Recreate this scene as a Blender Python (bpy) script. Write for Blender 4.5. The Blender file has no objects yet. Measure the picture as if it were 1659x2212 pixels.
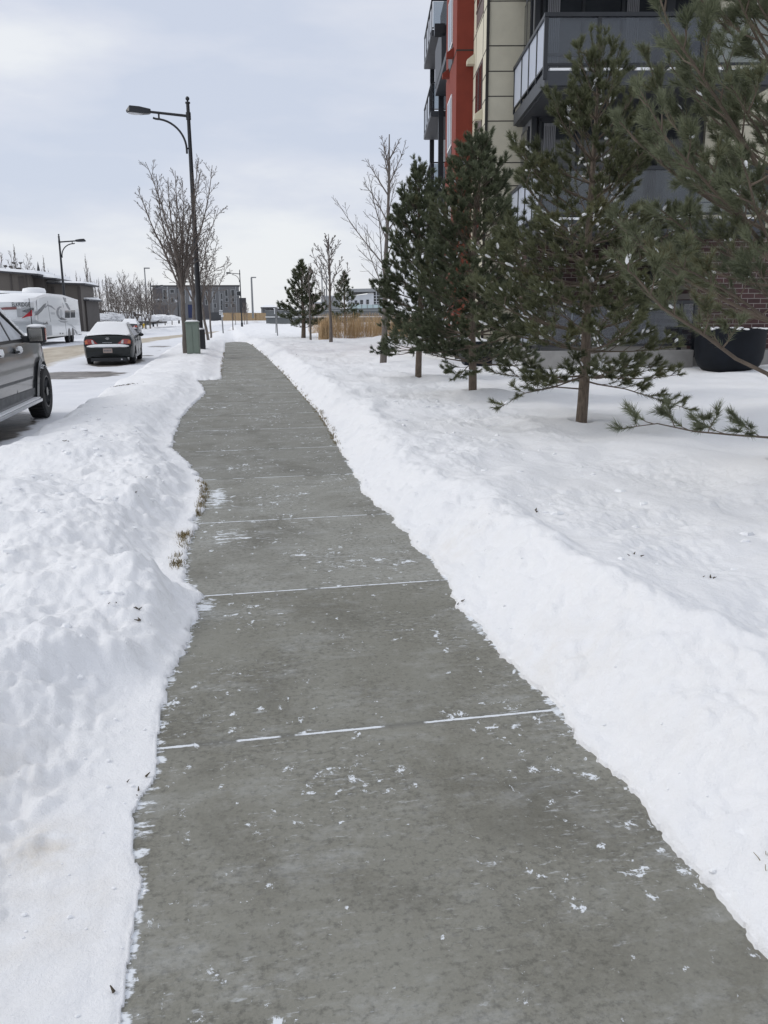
import bpy, bmesh, math, random
import numpy as np
from mathutils import Vector, Matrix
random.seed(7); RNG = np.random.default_rng(11)
C = bpy.context.scene.collection
R = math.radians
# ------------------------------------------------------------------ camera, world, sun, exposure
F = 1840.; PITCH = R(13.42); YAW = R(10.1); ROLL = R(0.4); H = 1.55
fw = np.array([math.sin(YAW)*math.cos(PITCH), math.cos(YAW)*math.cos(PITCH), -math.sin(PITCH)])
rt0 = np.array([math.cos(YAW), -math.sin(YAW), 0.]); up0 = np.cross(rt0, fw)
rt = rt0*math.cos(ROLL)-up0*math.sin(ROLL); up = up0*math.cos(ROLL)+rt0*math.sin(ROLL)
cam = bpy.data.cameras.new('camera'); cam_o = bpy.data.objects.new('camera', cam); C.objects.link(cam_o)
cam_o.matrix_world = Matrix(((rt[0], up[0], -fw[0], 0), (rt[1], up[1], -fw[1], 0), (rt[2], up[2], -fw[2], H), (0, 0, 0, 1)))
cam.sensor_fit = 'HORIZONTAL'; cam.sensor_width = 36; cam.lens = F/1659*36
cam.clip_start = .05; cam.clip_end = 6000
S = bpy.context.scene; S.camera = cam_o
S.view_settings.view_transform = 'Standard'; S.view_settings.look = 'None'
S.view_settings.exposure = 0; S.view_settings.gamma = 1
SUN_EL = R(38); SUN_AZ = R(-75)      # azimuth measured clockwise from +Y
w = bpy.data.worlds.new('World'); S.world = w; w.use_nodes = True
nt = w.node_tree; nt.nodes.clear()
def wn(t, **k):
    n = nt.nodes.new(t)
    for a, b in k.items(): setattr(n, a, b)
    return n
sky = wn('ShaderNodeTexSky', sky_type='NISHITA', sun_disc=False, sun_elevation=SUN_EL, sun_rotation=SUN_AZ)
bg1 = wn('ShaderNodeBackground'); bg1.inputs[1].default_value = .09
nt.links.new(sky.outputs[0], bg1.inputs[0])
tc = wn('ShaderNodeTexCoord'); mp = wn('ShaderNodeMapping'); mp.inputs['Scale'].default_value = (1.1, 1.1, 3.6)
mp.inputs['Location'].default_value = (.4, 1.7, .2)
nt.links.new(tc.outputs['Generated'], mp.inputs[0])
nz = wn('ShaderNodeTexNoise'); nz.inputs['Scale'].default_value = 1.9; nz.inputs['Detail'].default_value = 7; nz.inputs['Roughness'].default_value = .52
nt.links.new(mp.outputs[0], nz.inputs['Vector'])
cr = wn('ShaderNodeValToRGB')
e = cr.color_ramp.elements
e[0].position = .40; e[0].color = (.66, .715, .84, 1)
e[1].position = .60; e[1].color = (.91, .93, .96, 1)
m_ = cr.color_ramp.elements.new(.5); m_.color = (.755, .79, .885, 1)
nt.links.new(nz.outputs[0], cr.inputs[0])
bg2 = wn('ShaderNodeBackground'); bg2.inputs[1].default_value = 1.0
nt.links.new(cr.outputs[0], bg2.inputs[0])
mx = wn('ShaderNodeMixShader'); mx.inputs[0].default_value = .88
nt.links.new(bg1.outputs[0], mx.inputs[1]); nt.links.new(bg2.outputs[0], mx.inputs[2])
wo = wn('ShaderNodeOutputWorld'); nt.links.new(mx.outputs[0], wo.inputs[0])
sl = bpy.data.lights.new('sun', 'SUN'); sl.energy = 1.0; sl.angle = R(22); sl.color = (1, .965, .91)
so = bpy.data.objects.new('sun', sl); C.objects.link(so)
so.rotation_euler = Vector((math.sin(SUN_AZ)*math.cos(SUN_EL), math.cos(SUN_AZ)*math.cos(SUN_EL), math.sin(SUN_EL))).to_track_quat('Z', 'Y').to_euler()

# ------------------------------------------------------------------ measuring helpers (pixel of the 1659x2212 view -> point)
def ray(px, py): return fw+rt*(px-829.5)/F-up*(py-1106)/F
def atY(px, py, Y): r = ray(px, py); return np.array([0, 0, H])+r*(Y/r[1])
def atX(px, py, X): r = ray(px, py); return np.array([0, 0, H])+r*(X/r[0])
def atZ(px, py, z): r = ray(px, py); return np.array([0, 0, H])+r*((z-H)/r[2])
def zg(Y): return -.0125*np.clip(np.asarray(Y, float)-40, 0, 100)
def gp(px, py, off=0.):
    z = off
    for _ in range(40):
        p = atZ(px, py, min(z, 1.4)); z = .5*z+.5*(off+float(zg(min(max(p[1], 0), 400))))
    return p

# ------------------------------------------------------------------ materials
class Nd:
    def __init__(s, name):
        s.m = bpy.data.materials.new(name); s.m.use_nodes = True; s.t = s.m.node_tree
        s.b = s.t.nodes['Principled BSDF']; s.out = s.t.nodes['Material Output']
        s.tc = s.t.nodes.new('ShaderNodeTexCoord')
    def n(s, t, **k):
        n = s.t.nodes.new(t)
        for a, b in k.items():
            if a.startswith('i_'):
                key = a[2:]; s.put(n.inputs[int(key)] if key.isdigit() else n.inputs[key], b)
            else: setattr(n, a, b)
        return n
    def put(s, inp, v):
        if isinstance(v, bpy.types.NodeSocket): s.t.links.new(v, inp)
        else: inp.default_value = v
    def ma(s, op, a, b=0., c=0., clamp=False):
        n = s.t.nodes.new('ShaderNodeMath'); n.operation = op; n.use_clamp = clamp
        s.put(n.inputs[0], a); s.put(n.inputs[1], b); s.put(n.inputs[2], c); return n.outputs[0]
    def noise(s, scale, detail=4, rough=.55, vec=None, sc=(1, 1, 1), dist=0.):
        mpn = s.n('ShaderNodeMapping'); mpn.inputs['Scale'].default_value = sc
        s.t.links.new(vec or s.tc.outputs['Object'], mpn.inputs[0])
        n = s.n('ShaderNodeTexNoise'); n.inputs['Scale'].default_value = scale; n.inputs['Detail'].default_value = detail
        n.inputs['Roughness'].default_value = rough; n.inputs['Distortion'].default_value = dist
        s.t.links.new(mpn.outputs[0], n.inputs['Vector']); return n.outputs[0]
    def rng(s, v, a, b, c=0., d=1.):
        n = s.t.nodes.new('ShaderNodeMapRange'); n.clamp = True
        s.put(n.inputs[0], v)
        for i, q in enumerate((a, b, c, d)): s.put(n.inputs[i+1], q)
        return n.outputs[0]
    def mix(s, f, a, b):
        n = s.t.nodes.new('ShaderNodeMix'); n.data_type = 'RGBA'
        s.put(n.inputs[0], f)
        for i, v in ((6, a), (7, b)):
            if isinstance(v, bpy.types.NodeSocket): s.t.links.new(v, n.inputs[i])
            else: n.inputs[i].default_value = (*v[:3], 1)
        return n.outputs[2]
    def attr(s, name):
        n = s.t.nodes.new('ShaderNodeAttribute'); n.attribute_name = name; return n.outputs['Fac']
    def bump(s, h, strength=.3, dist=.01, prev=None):
        n = s.t.nodes.new('ShaderNodeBump'); n.inputs['Strength'].default_value = strength; n.inputs['Distance'].default_value = dist
        s.put(n.inputs['Height'], h)
        if prev: s.t.links.new(prev, n.inputs['Normal'])
        return n.outputs[0]
    def fin(s, col, rough=.6, nrm=None, metal=0., spec=.5, coat=0.):
        if isinstance(col, bpy.types.NodeSocket): s.t.links.new(col, s.b.inputs['Base Color'])
        else: s.b.inputs['Base Color'].default_value = (*col[:3], 1)
        s.put(s.b.inputs['Roughness'], rough); s.put(s.b.inputs['Metallic'], metal)
        s.b.inputs['Specular IOR Level'].default_value = spec
        s.b.inputs['Coat Weight'].default_value = coat; s.b.inputs['Coat Roughness'].default_value = .05
        if nrm: s.t.links.new(nrm, s.b.inputs['Normal'])
        return s.m
def simple(name, col, rough=.6, var=.12, scale=6., metal=0., spec=.5, coat=0., bump=0., bscale=40., sc=(1, 1, 1)):
    d = Nd(name); f = d.noise(scale, 5, .6, sc=sc)
    lo = [c*(1-var) for c in col]; hi = [min(1, c*(1+var)) for c in col]
    cc = d.mix(d.rng(f, .3, .7), lo, hi)
    nr = d.bump(d.noise(bscale, 4, .6, sc=sc), bump, .01) if bump else None
    return d.fin(cc, rough, nr, metal, spec, coat)
MT = {}
def mt(k): return MT[k]
# snow on the ground
d = Nd('snow')
st = d.attr('stain')
f1 = d.noise(1.3, 5, .6)
col = d.mix(d.rng(f1, .3, .7), (.88, .885, .90), (.915, .915, .92))
col = d.mix(d.ma('MULTIPLY', d.rng(d.noise(9, 5, .6), .35, .75), st, clamp=True), col, (.62, .54, .42))
h1 = d.ma('MULTIPLY', d.rng(d.noise(22, 8, .68, dist=.3), .35, .7), 1.)
h2 = d.noise(120, 5, .7)
nr = d.bump(h2, .5, .005, d.bump(h1, .4, .018))
d.b.inputs['Subsurface Weight'].default_value = 0
MT['snow'] = d.fin(col, .62, nr, spec=.25)
d = Nd('clean_snow')
MT['csnow'] = d.fin(d.mix(d.noise(3, 3), (.87, .88, .895), (.91, .915, .92)), .6, d.bump(d.noise(30, 5, .6), .2, .01), spec=.25)
# concrete
d = Nd('concrete_paving'); ob = d.tc.outputs['Object']
sx = d.n('ShaderNodeSeparateXYZ'); d.t.links.new(ob, sx.inputs[0]); X_, Y_ = sx.outputs[0], sx.outputs[1]
yy = d.ma('ADD', d.ma('SUBTRACT', Y_, 1.22), d.ma('MULTIPLY', X_, -.012))
k = d.ma('DIVIDE', yy, 1.7); slab = d.ma('ROUND', k)
jd = d.ma('ABSOLUTE', d.ma('MULTIPLY', d.ma('SUBTRACT', k, slab), 1.7))
wn_ = d.n('ShaderNodeTexWhiteNoise', noise_dimensions='1D'); d.put(wn_.inputs['W'], d.ma('FLOOR', k)); sv = wn_.outputs[0]
big = d.noise(.9, 4, .6); mid = d.noise(4.5, 6, .65); fine = d.noise(90, 3, .7); grit = d.noise(300, 2, .8)
col = d.mix(d.rng(big, .3, .7), (.19, .188, .16), (.262, .26, .228))
col = d.mix(d.rng(mid, .35, .75, 0, .55), col, (.14, .132, .104))
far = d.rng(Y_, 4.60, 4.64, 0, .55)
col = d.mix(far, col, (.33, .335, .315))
col = d.mix(d.rng(sv, 0, 1, 0, .22), col, (.33, .32, .28))
col = d.mix(d.rng(d.noise(1.9, 5, .6, sc=(1, .7, 1), dist=.5), .5, .72, 0, .7), col, (.115, .108, .084))
col = d.mix(d.rng(fine, .35, .7, 0, .35), col, (.33, .32, .27))
col = d.mix(d.rng(grit, .62, .72, 0, .5), col, (.11, .11, .10))
spk = d.noise(38, 5, .75); col = d.mix(d.rng(d.ma('ADD', spk, d.ma('MULTIPLY', d.noise(2.2, 3), .25)), .62, .76, 0, .6), col, (.10, .098, .085))
col = d.mix(d.rng(d.noise(9, 8, .78), .52, .68, 0, .45), col, (.37, .37, .345))
col = d.mix(d.rng(d.noise(1.4, 6, .68, dist=.6), .52, .66, 0, .42), col, (.11, .106, .088))
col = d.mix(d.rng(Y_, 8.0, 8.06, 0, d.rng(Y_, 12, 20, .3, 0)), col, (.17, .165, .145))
# white scraped snow: flakes and streaks, thicker in patches
pat = d.rng(d.noise(1.1, 3, .6), .4, .66)
fl = d.noise(11, 9, .74, sc=(1.1, .95, 1), dist=.25)
fl_m = d.rng(d.ma('ADD', fl, d.ma('MULTIPLY', pat, .07)), .645, .668)
strk = d.noise(26, 7, .75, sc=(.5, 1.6, 1))
st_m = d.rng(d.ma('ADD', strk, d.ma('MULTIPLY', pat, .09)), .62, .72, 0, .45)
haze_m = d.rng(d.noise(2.6, 10, .78, sc=(.8, 1.4, 1)), .52, .72, 0, .22)
edge = d.attr('edge')
ed_m = d.rng(d.ma('ADD', edge, d.ma('MULTIPLY', d.ma('SUBTRACT', d.noise(14, 7, .7, sc=(.7, 1.6, 1)), .5), 1.2)), .60, .68)
pres = d.rng(d.noise(3.1, 4, .6, sc=(1.3, .35, 1)), .42, .47)
jw = d.ma('ADD', -.001, d.ma('MULTIPLY', d.noise(22, 6, .75), .017))
jm = d.ma('MULTIPLY', d.ma('LESS_THAN', jd, jw), pres)
jdark = d.rng(jd, .0, .03, .6, 0)
col = d.mix(jdark, col, (.13, .13, .12))
fl2 = d.rng(d.ma('ADD', d.noise(5.5, 10, .72, sc=(1.1, .9, 1), dist=.4), d.ma('MULTIPLY', pat, .05)), .655, .672)
fl_m = d.ma('MAXIMUM', fl_m, fl2)
mask = d.ma('MAXIMUM', d.ma('MAXIMUM', fl_m, st_m), d.ma('MAXIMUM', haze_m, d.ma('MAXIMUM', ed_m, jm)))
col = d.mix(mask, col, (.76, .79, .82))
hh = d.ma('ADD', d.ma('MULTIPLY', grit, .3), d.ma('ADD', d.ma('MULTIPLY', mask, .8), d.ma('MULTIPLY', fine, .5)))
hh = d.ma('SUBTRACT', hh, d.ma('MULTIPLY', d.rng(jd, 0, .012, 1, 0), 1.5))
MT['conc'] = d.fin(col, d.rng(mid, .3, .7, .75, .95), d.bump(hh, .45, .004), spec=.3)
# road: packed snow, brown sanded strip, bare dark patches
d = Nd('snowy_road'); sand = d.attr('sand'); bare = d.attr('bare')
col = d.mix(d.rng(d.noise(1.5, 5, .6), .3, .7), (.74, .755, .79), (.85, .86, .885))
sm = d.rng(d.ma('ADD', sand, d.ma('MULTIPLY', d.ma('SUBTRACT', d.noise(.9, 6, .6, sc=(1.5, .4, 1)), .5), .9)), .35, .65)
col = d.mix(sm, col, d.mix(d.rng(d.noise(1.2, 6, .65, sc=(1.6, .3, 1)), .3, .7), (.40, .335, .25), (.60, .545, .45)))
bm_ = d.rng(d.ma('ADD', bare, d.ma('MULTIPLY', d.ma('SUBTRACT', d.noise(2.0, 7, .65, sc=(.7, 1.3, 1)), .5), 1.6)), .45, .62)
col = d.mix(bm_, col, d.mix(d.rng(d.noise(3, 6, .7), .3, .7), (.045, .042, .04), (.28, .25, .22)))
MT['road'] = d.fin(col, d.rng(bm_, 0, 1, .7, .45), d.bump(d.noise(12, 6, .7), .4, .015), spec=.3)
# building skins
MT['beige'] = simple('beige_fibre_cement', (.60, .56, .44), .8, .05, 3, bump=.1, bscale=25)
MT['red'] = simple('red_stucco', (.21, .038, .023), .9, .09, 3, bump=.25, bscale=70)
MT['brown'] = simple('brown_infill_panel', (.105, .07, .062), .5, .1, 2)
MT['joint'] = simple('dark_joint', (.03, .028, .025), .8, .1)
MT['grey_siding'] = simple('grey_siding', (.135, .14, .15), .7, .08, 2)
MT['dgrey'] = simple('dark_grey_cladding', (.045, .048, .054), .6, .1, 3)
MT['black'] = simple('black_painted_metal', (.012, .014, .018), .38, .2, 4)
MT['fascia'] = simple('charcoal_fascia', (.038, .042, .05), .5, .1, 3)
MT['soffit'] = simple('soffit_boards', (.09, .092, .10), .6, .15, 3)
MT['white'] = simple('white_frame', (.72, .73, .74), .5, .05)
MT['cap'] = simple('pale_roofing', (.5, .52, .55), .6, .06)
MT['lgrey'] = simple('light_grey_panel', (.30, .31, .32), .6, .08, 2)
MT['curtain'] = simple('pale_curtain', (.22, .22, .23), .8, .3, 7, sc=(4, 1, .1))
MT['navy'] = simple('blue_fabric', (.02, .03, .085), .7, .1)
MT['concrete'] = simple('weathered_concrete', (.30, .29, .275), .85, .12, 4, bump=.15)
MT['plum'] = simple('dark_facade_panels', (.05, .045, .048), .7, .2, .6)
MT['farwall'] = simple('grey_render', (.15, .152, .158), .8, .1, .3)
MT['farwall2'] = simple('dark_render', (.085, .08, .085), .8, .15, .3)
MT['tan'] = simple('taupe_wall', (.115, .103, .092), .85, .12, .5)
MT['tan2'] = simple('dark_taupe_wall', (.07, .062, .058), .85, .12, .5)
MT['roofedge'] = simple('dark_roof_edge', (.045, .045, .05), .7, .15, 1)
MT['pink'] = simple('pale_brick', (.40, .33, .30), .85, .06, 1)
MT['whitewall'] = simple('white_wall_panels', (.68, .70, .73), .7, .04, .5)
MT['bluegreen'] = simple('frosted_green_screen', (.42, .52, .53), .4, .06, .5)
MT['wood'] = simple('cedar_boards', (.30, .215, .125), .8, .2, 3, sc=(6, 6, .5))
MT['fencegreen'] = simple('grey_green_boards', (.105, .115, .10), .8, .18, 3, sc=(6, 6, .5))
MT['wallgrey'] = simple('grey_fence_panels', (.125, .135, .14), .75, .08, .7)
MT['boxgreen'] = simple('sage_green_enamel', (.165, .205, .17), .5, .06, 3)
MT['planter'] = simple('black_planter_resin', (.006, .008, .012), .6, .3, 3, bump=.05, spec=.2)
MT['bark'] = simple('grey_bark', (.15, .13, .115), .9, .35, 14, sc=(3, 3, .6), bump=.8, bscale=50)
MT['pinebark'] = simple('pine_bark', (.135, .105, .08), .9, .4, 18, sc=(3, 3, .7), bump=.9, bscale=40)
MT['twig'] = simple('bare_twig', (.15, .128, .114), .85, .25, 3)
MT['ptwig'] = simple('pine_twig', (.12, .092, .068), .85, .3, 5)
MT['yellow'] = simple('yellow_paint', (.62, .42, .04), .5, .1)
MT['tyre'] = simple('tyre_rubber', (.018, .018, .019), .8, .2, 9, bump=.2)
MT['rim'] = simple('dark_alloy', (.045, .047, .05), .35, .2, 4, metal=.6)
MT['silver'] = simple('silver_trim', (.55, .56, .58), .3, .1, metal=.8)
MT['paintgrey'] = simple('grey_metallic_paint', (.045, .050, .055), .3, .14, 2.2, metal=.15, spec=.4, coat=.55)
MT['salty'] = simple('road_salt_film', (.10, .105, .11), .6, .3, 6)
MT['paintblack'] = simple('dark_green_black_paint', (.007, .010, .011), .35, .12, 3, spec=.3, coat=.25)
MT['plastic'] = simple('black_plastic', (.018, .019, .021), .5, .2, 6)
MT['rvwhite'] = simple('white_fibreglass', (.70, .725, .745), .3, .03, 1, coat=.5)
MT['rvgrey'] = simple('grey_decal', (.13, .14, .16), .35, .15, 3)
MT['rvdark'] = simple('dark_decal', (.025, .03, .04), .35, .1, 3)
MT['rvmaroon'] = simple('maroon_decal', (.20, .075, .075), .4, .15, 3)
MT['rvsilver'] = simple('pale_grey_decal', (.36, .38, .40), .4, .1, 3)
MT['redcloth'] = simple('red_cloth', (.42, .018, .03), .7, .1)
MT['redlens'] = simple('red_lens', (.30, .022, .02), .2, .15, 8, coat=1)
MT['amber'] = simple('amber_lens', (.50, .12, .03), .2, .1, 8, coat=1)
MT['clearlens'] = simple('clear_lens', (.50, .47, .47), .2, .1, 8, coat=1)
MT['plate'] = simple('licence_plate', (.34, .27, .24), .5, .15, 30)
MT['straw'] = simple('dry_straw', (.52, .37, .21), .8, .22, 3)
MT['grassb'] = simple('frosted_dry_grass', (.19, .145, .06), .85, .35, 8)
MT['debris'] = simple('dark_leaf_litter', (.07, .055, .035), .9, .4, 20)
MT['signface'] = simple('sign_white', (.66, .68, .70), .4, .05)
MT['galv'] = simple('galvanised_post', (.22, .225, .23), .5, .15, 4, metal=.3)
MT['mirrorglass'] = simple('mirror_glass', (.32, .31, .29), .12, .05, metal=1.)
MT['lens'] = simple('lamp_glass', (.55, .57, .6), .2, .1)
MT['snowglass'] = simple('snow_dusted_glass', (.55, .57, .60), .5, .25, 2.5, bump=.1)
d = Nd('brick'); br = d.n('ShaderNodeTexBrick'); mpn = d.n('ShaderNodeMapping')
mpn.inputs['Rotation'].default_value = (R(90), 0, 0)
d.t.links.new(d.tc.outputs['Object'], mpn.inputs[0]); d.t.links.new(mpn.outputs[0], br.inputs['Vector'])
br.inputs['Color1'].default_value = (.05, .026, .026, 1); br.inputs['Color2'].default_value = (.085, .042, .04, 1)
br.inputs['Mortar'].default_value = (.26, .23, .21, 1); br.inputs['Scale'].default_value = 1
br.inputs['Brick Width'].default_value = .3; br.inputs['Row Height'].default_value = .115; br.inputs['Mortar Size'].default_value = .008
MT['brick'] = d.fin(br.outputs[0], .85, d.bump(br.outputs['Fac'], .5, .006))
d = Nd('window_glass'); MT['glass'] = d.fin(d.mix(d.noise(2, 3), (.012, .014, .018), (.04, .045, .05)), .06, spec=.6)
def glassmat(name, tint, alpha, ior=2.1):
    d = Nd(name); d.fin(tint, .15, spec=.4)
    tr = d.n('ShaderNodeBsdfTransparent'); tr.inputs[0].default_value = (.80, .85, .88, 1)
    m1 = d.n('ShaderNodeMixShader'); m1.inputs[0].default_value = alpha
    d.t.links.new(tr.outputs[0], m1.inputs[1]); d.t.links.new(d.b.outputs[0], m1.inputs[2])
    gl = d.n('ShaderNodeBsdfGlossy'); gl.inputs['Roughness'].default_value = .03; gl.inputs['Color'].default_value = (.95, .96, 1, 1)
    lw = d.n('ShaderNodeLayerWeight'); lw.inputs[0].default_value = .5; fc = d.ma('ADD', d.ma('MULTIPLY', d.ma('POWER', lw.outputs['Facing'], 2.5), 1.15), .04, clamp=True); m2 = d.n('ShaderNodeMixShader')
    d.t.links.new(fc, m2.inputs[0]); d.t.links.new(m1.outputs[0], m2.inputs[1]); d.t.links.new(gl.outputs[0], m2.inputs[2])
    d.t.links.new(m2.outputs[0], d.out.inputs[0]); return d.m
MT['balglass'] = glassmat('balcony_glass', (.05, .055, .065), .25)
d = Nd('frosted_glass'); d.fin((.66, .70, .78), .35, spec=.5); tl_ = d.n('ShaderNodeBsdfTranslucent'); tl_.inputs[0].default_value = (.7, .74, .82, 1)
mxn = d.n('ShaderNodeMixShader'); mxn.inputs[0].default_value = .35; d.t.links.new(d.b.outputs[0], mxn.inputs[1]); d.t.links.new(tl_.outputs[0], mxn.inputs[2]); d.t.links.new(mxn.outputs[0], d.out.inputs[0]); MT['frost'] = d.m
MT['carglass'] = glassmat('car_glass', (.02, .022, .025), .75)
def needlemat(name, dark, light, brown=(.11, .085, .03)):
    d = Nd(name); t = d.attr('tint')
    col = d.mix(t, dark, light)
    col = d.mix(d.rng(t, .96, 1., 0, .7), col, brown)
    d.b.inputs['Transmission Weight'].default_value = 0
    return d.fin(col, .55, spec=.35)
MT['needle_a'] = needlemat('pine_needles_dark', (.052, .066, .036), (.155, .175, .10))
MT['needle_b'] = needlemat('pine_needles_olive', (.058, .068, .034), (.175, .185, .095))
MT['needle_c'] = needlemat('pine_needles_blue', (.072, .088, .05), (.19, .205, .12))

# ------------------------------------------------------------------ object helpers
def link(o, parent=None):
    C.objects.link(o)
    if parent is not None: o.parent = parent
    return o
def tag(o, label, cat=None, group=None, kind=None):
    if label: o['label'] = label
    if cat: o['category'] = cat
    if group: o['group'] = group
    if kind: o['kind'] = kind
    return o
def thing(name, label, cat, loc=(0, 0, 0), rz=0., group=None):
    o = bpy.data.objects.new(name, None); o.location = loc; o.rotation_euler = (0, 0, rz); o.empty_display_size = .2
    C.objects.link(o); return tag(o, label, cat, group)
def copy_tree(o, parent=None):
    c = o.copy(); C.objects.link(c)
    if parent is not None: c.parent = parent
    for ch in list(o.children): copy_tree(ch, c)
    return c
def big(name, V, Fc, m, parent=None, smooth=False, attrs=None):
    """fast mesh from numpy arrays; Fc is (n,3) or (n,4)"""
    V = np.asarray(V, np.float32).reshape(-1, 3); Fc = np.asarray(Fc, np.int32); n, k = Fc.shape
    me = bpy.data.meshes.new(name); me.vertices.add(len(V)); me.vertices.foreach_set('co', V.ravel())
    me.loops.add(n*k); me.loops.foreach_set('vertex_index', Fc.ravel())
    me.polygons.add(n); me.polygons.foreach_set('loop_start', np.arange(0, n*k, k, dtype=np.int32))
    me.polygons.foreach_set('loop_total', np.full(n, k, np.int32))
    if smooth: me.polygons.foreach_set('use_smooth', np.ones(n, bool))
    me.update(calc_edges=True)
    for a, v in (attrs or {}).items():
        at = me.attributes.new(a, 'FLOAT', 'POINT'); at.data.foreach_set('value', np.asarray(v, np.float32))
    me.materials.append(m); return link(bpy.data.objects.new(name, me), parent)
class MB:
    """collects shapes into one mesh"""
    def __init__(s): s.v = []; s.f = []; s.mi = []; s.cur = 0
    def add(s, vs, fs):
        b = len(s.v); s.v += [tuple(float(q) for q in v) for v in vs]; s.f += [tuple(i+b for i in f) for f in fs]; s.mi += [s.cur]*len(fs); return s
    def box(s, x0, x1, y0, y1, z0, z1):
        x0, x1 = sorted((x0, x1)); y0, y1 = sorted((y0, y1)); z0, z1 = sorted((z0, z1))
        return s.add([(x, y, z) for z in (z0, z1) for x, y in ((x0, y0), (x1, y0), (x1, y1), (x0, y1))],
              [(0, 3, 2, 1), (4, 5, 6, 7), (0, 1, 5, 4), (1, 2, 6, 5), (2, 3, 7, 6), (3, 0, 4, 7)])
    def tube(s, pts, rad, n=8, cap=True):
        pts = [Vector([float(q) for q in p]) for p in pts]; m = len(pts)
        if not hasattr(rad, '__len__'): rad = [rad]*m
        vs = []; pv = None
        for i, p in enumerate(pts):
            t = (pts[min(i+1, m-1)]-pts[max(i-1, 0)]).normalized()
            a = (pv if pv is not None else (Vector((1, 0, 0)) if abs(t.x) < .9 else Vector((0, 1, 0))))
            a = (a-t*a.dot(t)).normalized(); b = t.cross(a); pv = a
            for k in range(n):
                q = 2*math.pi*k/n; vs.append(p+(a*math.cos(q)+b*math.sin(q))*rad[i])
        fs = [(i*n+k, i*n+(k+1) % n, (i+1)*n+(k+1) % n, (i+1)*n+k) for i in range(m-1) for k in range(n)]
        if cap: fs += [tuple(range(n))[::-1], tuple((m-1)*n+k for k in range(n))]
        return s.add(vs, fs)
    def lathe(s, prof, n=24, c=(0, 0, 0), axis='z'):
        vs = []; m = len(prof)
        for r, z in prof:
            for k in range(n):
                a = 2*math.pi*k/n; x, y = r*math.cos(a), r*math.sin(a)
                vs.append((c[0]+x, c[1]+y, c[2]+z) if axis == 'z' else (c[0]+z, c[1]+x, c[2]+y))
        fs = [(i*n+k, i*n+(k+1) % n, (i+1)*n+(k+1) % n, (i+1)*n+k) for i in range(m-1) for k in range(n)]
        fs += [tuple(range(n))[::-1], tuple((m-1)*n+k for k in range(n))]
        return s.add(vs, fs)
    def prism(s, poly, x0, x1, axis='x'):
        """poly: (a,b) outline; extruded along axis. axis x: (a,b)=(y,z); y: (x,z); z: (x,y)"""
        def P(a, b, c): return (c, a, b) if axis == 'x' else ((a, c, b) if axis == 'y' else (a, b, c))
        n = len(poly); vs = [P(a, b, x0) for a, b in poly]+[P(a, b, x1) for a, b in poly]
        fs = [tuple(range(n))[::-1], tuple(range(n, 2*n))]+[(i, (i+1) % n, (i+1) % n+n, i+n) for i in range(n)]
        return s.add(vs, fs)
    def ell(s, c, r, n=10, m=6, jit=0.):
        vs = [(c[0], c[1], c[2]-r[2])]
        for j in range(1, m):
            t = math.pi*j/m
            for k in range(n):
                a = 2*math.pi*k/n; q = 1+random.uniform(-jit, jit)
                vs.append((c[0]+q*r[0]*math.sin(t)*math.cos(a), c[1]+q*r[1]*math.sin(t)*math.sin(a), c[2]-q*r[2]*math.cos(t)))
        vs.append((c[0], c[1], c[2]+r[2])); L = len(vs)-1
        fs = [(0, 1+(k+1) % n, 1+k) for k in range(n)]
        fs += [(1+j*n+k, 1+j*n+(k+1) % n, 1+(j+1)*n+(k+1) % n, 1+(j+1)*n+k) for j in range(m-2) for k in range(n)]
        fs += [(L, 1+(m-2)*n+k, 1+(m-2)*n+(k+1) % n) for k in range(n)]
        return s.add(vs, fs)
    def build(s, name, m, parent=None, smooth=False, bevel=0., seg=2, off=(0, 0, 0), fix=True, sub=0, label=None):
        me = bpy.data.meshes.new(name)
        me.from_pydata([(v[0]-off[0], v[1]-off[1], v[2]-off[2]) for v in s.v], [], s.f)
        for q in (m if isinstance(m, (list, tuple)) else [m]): me.materials.append(MT[q] if isinstance(q, str) else q)
        me.polygons.foreach_set('material_index', s.mi)
        if fix:
            bm = bmesh.new(); bm.from_mesh(me); bmesh.ops.recalc_face_normals(bm, faces=bm.faces); bm.to_mesh(me); bm.free()
        if smooth:
            me.polygons.foreach_set('use_smooth', [True]*len(me.polygons)); me.set_sharp_from_angle(angle=R(38))
        me.update(); o = link(bpy.data.objects.new(name, me), parent)
        if bevel: b = o.modifiers.new('bevel', 'BEVEL'); b.width = bevel; b.segments = seg; b.limit_method = 'ANGLE'; b.angle_limit = R(35)
        if sub: b = o.modifiers.new('sub', 'SUBSURF'); b.levels = sub; b.render_levels = sub
        if label: o['label'] = label
        return o

# ------------------------------------------------------------------ 2-D gradient noise in numpy
def perlin(x, y, seed=0):
    g = np.random.default_rng(seed); p = g.permutation(512); ang = g.random(512)*2*np.pi; gx, gy = np.cos(ang), np.sin(ang)
    xi = np.floor(x).astype(int); yi = np.floor(y).astype(int); xf = x-xi; yf = y-yi
    u = xf**3*(xf*(xf*6-15)+10); v = yf**3*(yf*(yf*6-15)+10)
    def gr(i, j):
        h = p[(p[(xi+i) & 511]+yi+j) & 511]; return gx[h]*(xf-i)+gy[h]*(yf-j)
    a = gr(0, 0); b = gr(1, 0); c = gr(0, 1); dd = gr(1, 1)
    return (a+u*(b-a))+v*((c+u*(dd-c))-(a+u*(b-a)))
def fbm(x, y, oct=4, seed=0, g=.5):
    s = 0; a = 1.
    for o in range(oct): s = s+a*perlin(x*2**o+17.3*o, y*2**o-9.1*o, seed+o); a *= g
    return s*1.4
def ss(t): t = np.clip(t, 0, 1); return t*t*(3-2*t)

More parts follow.
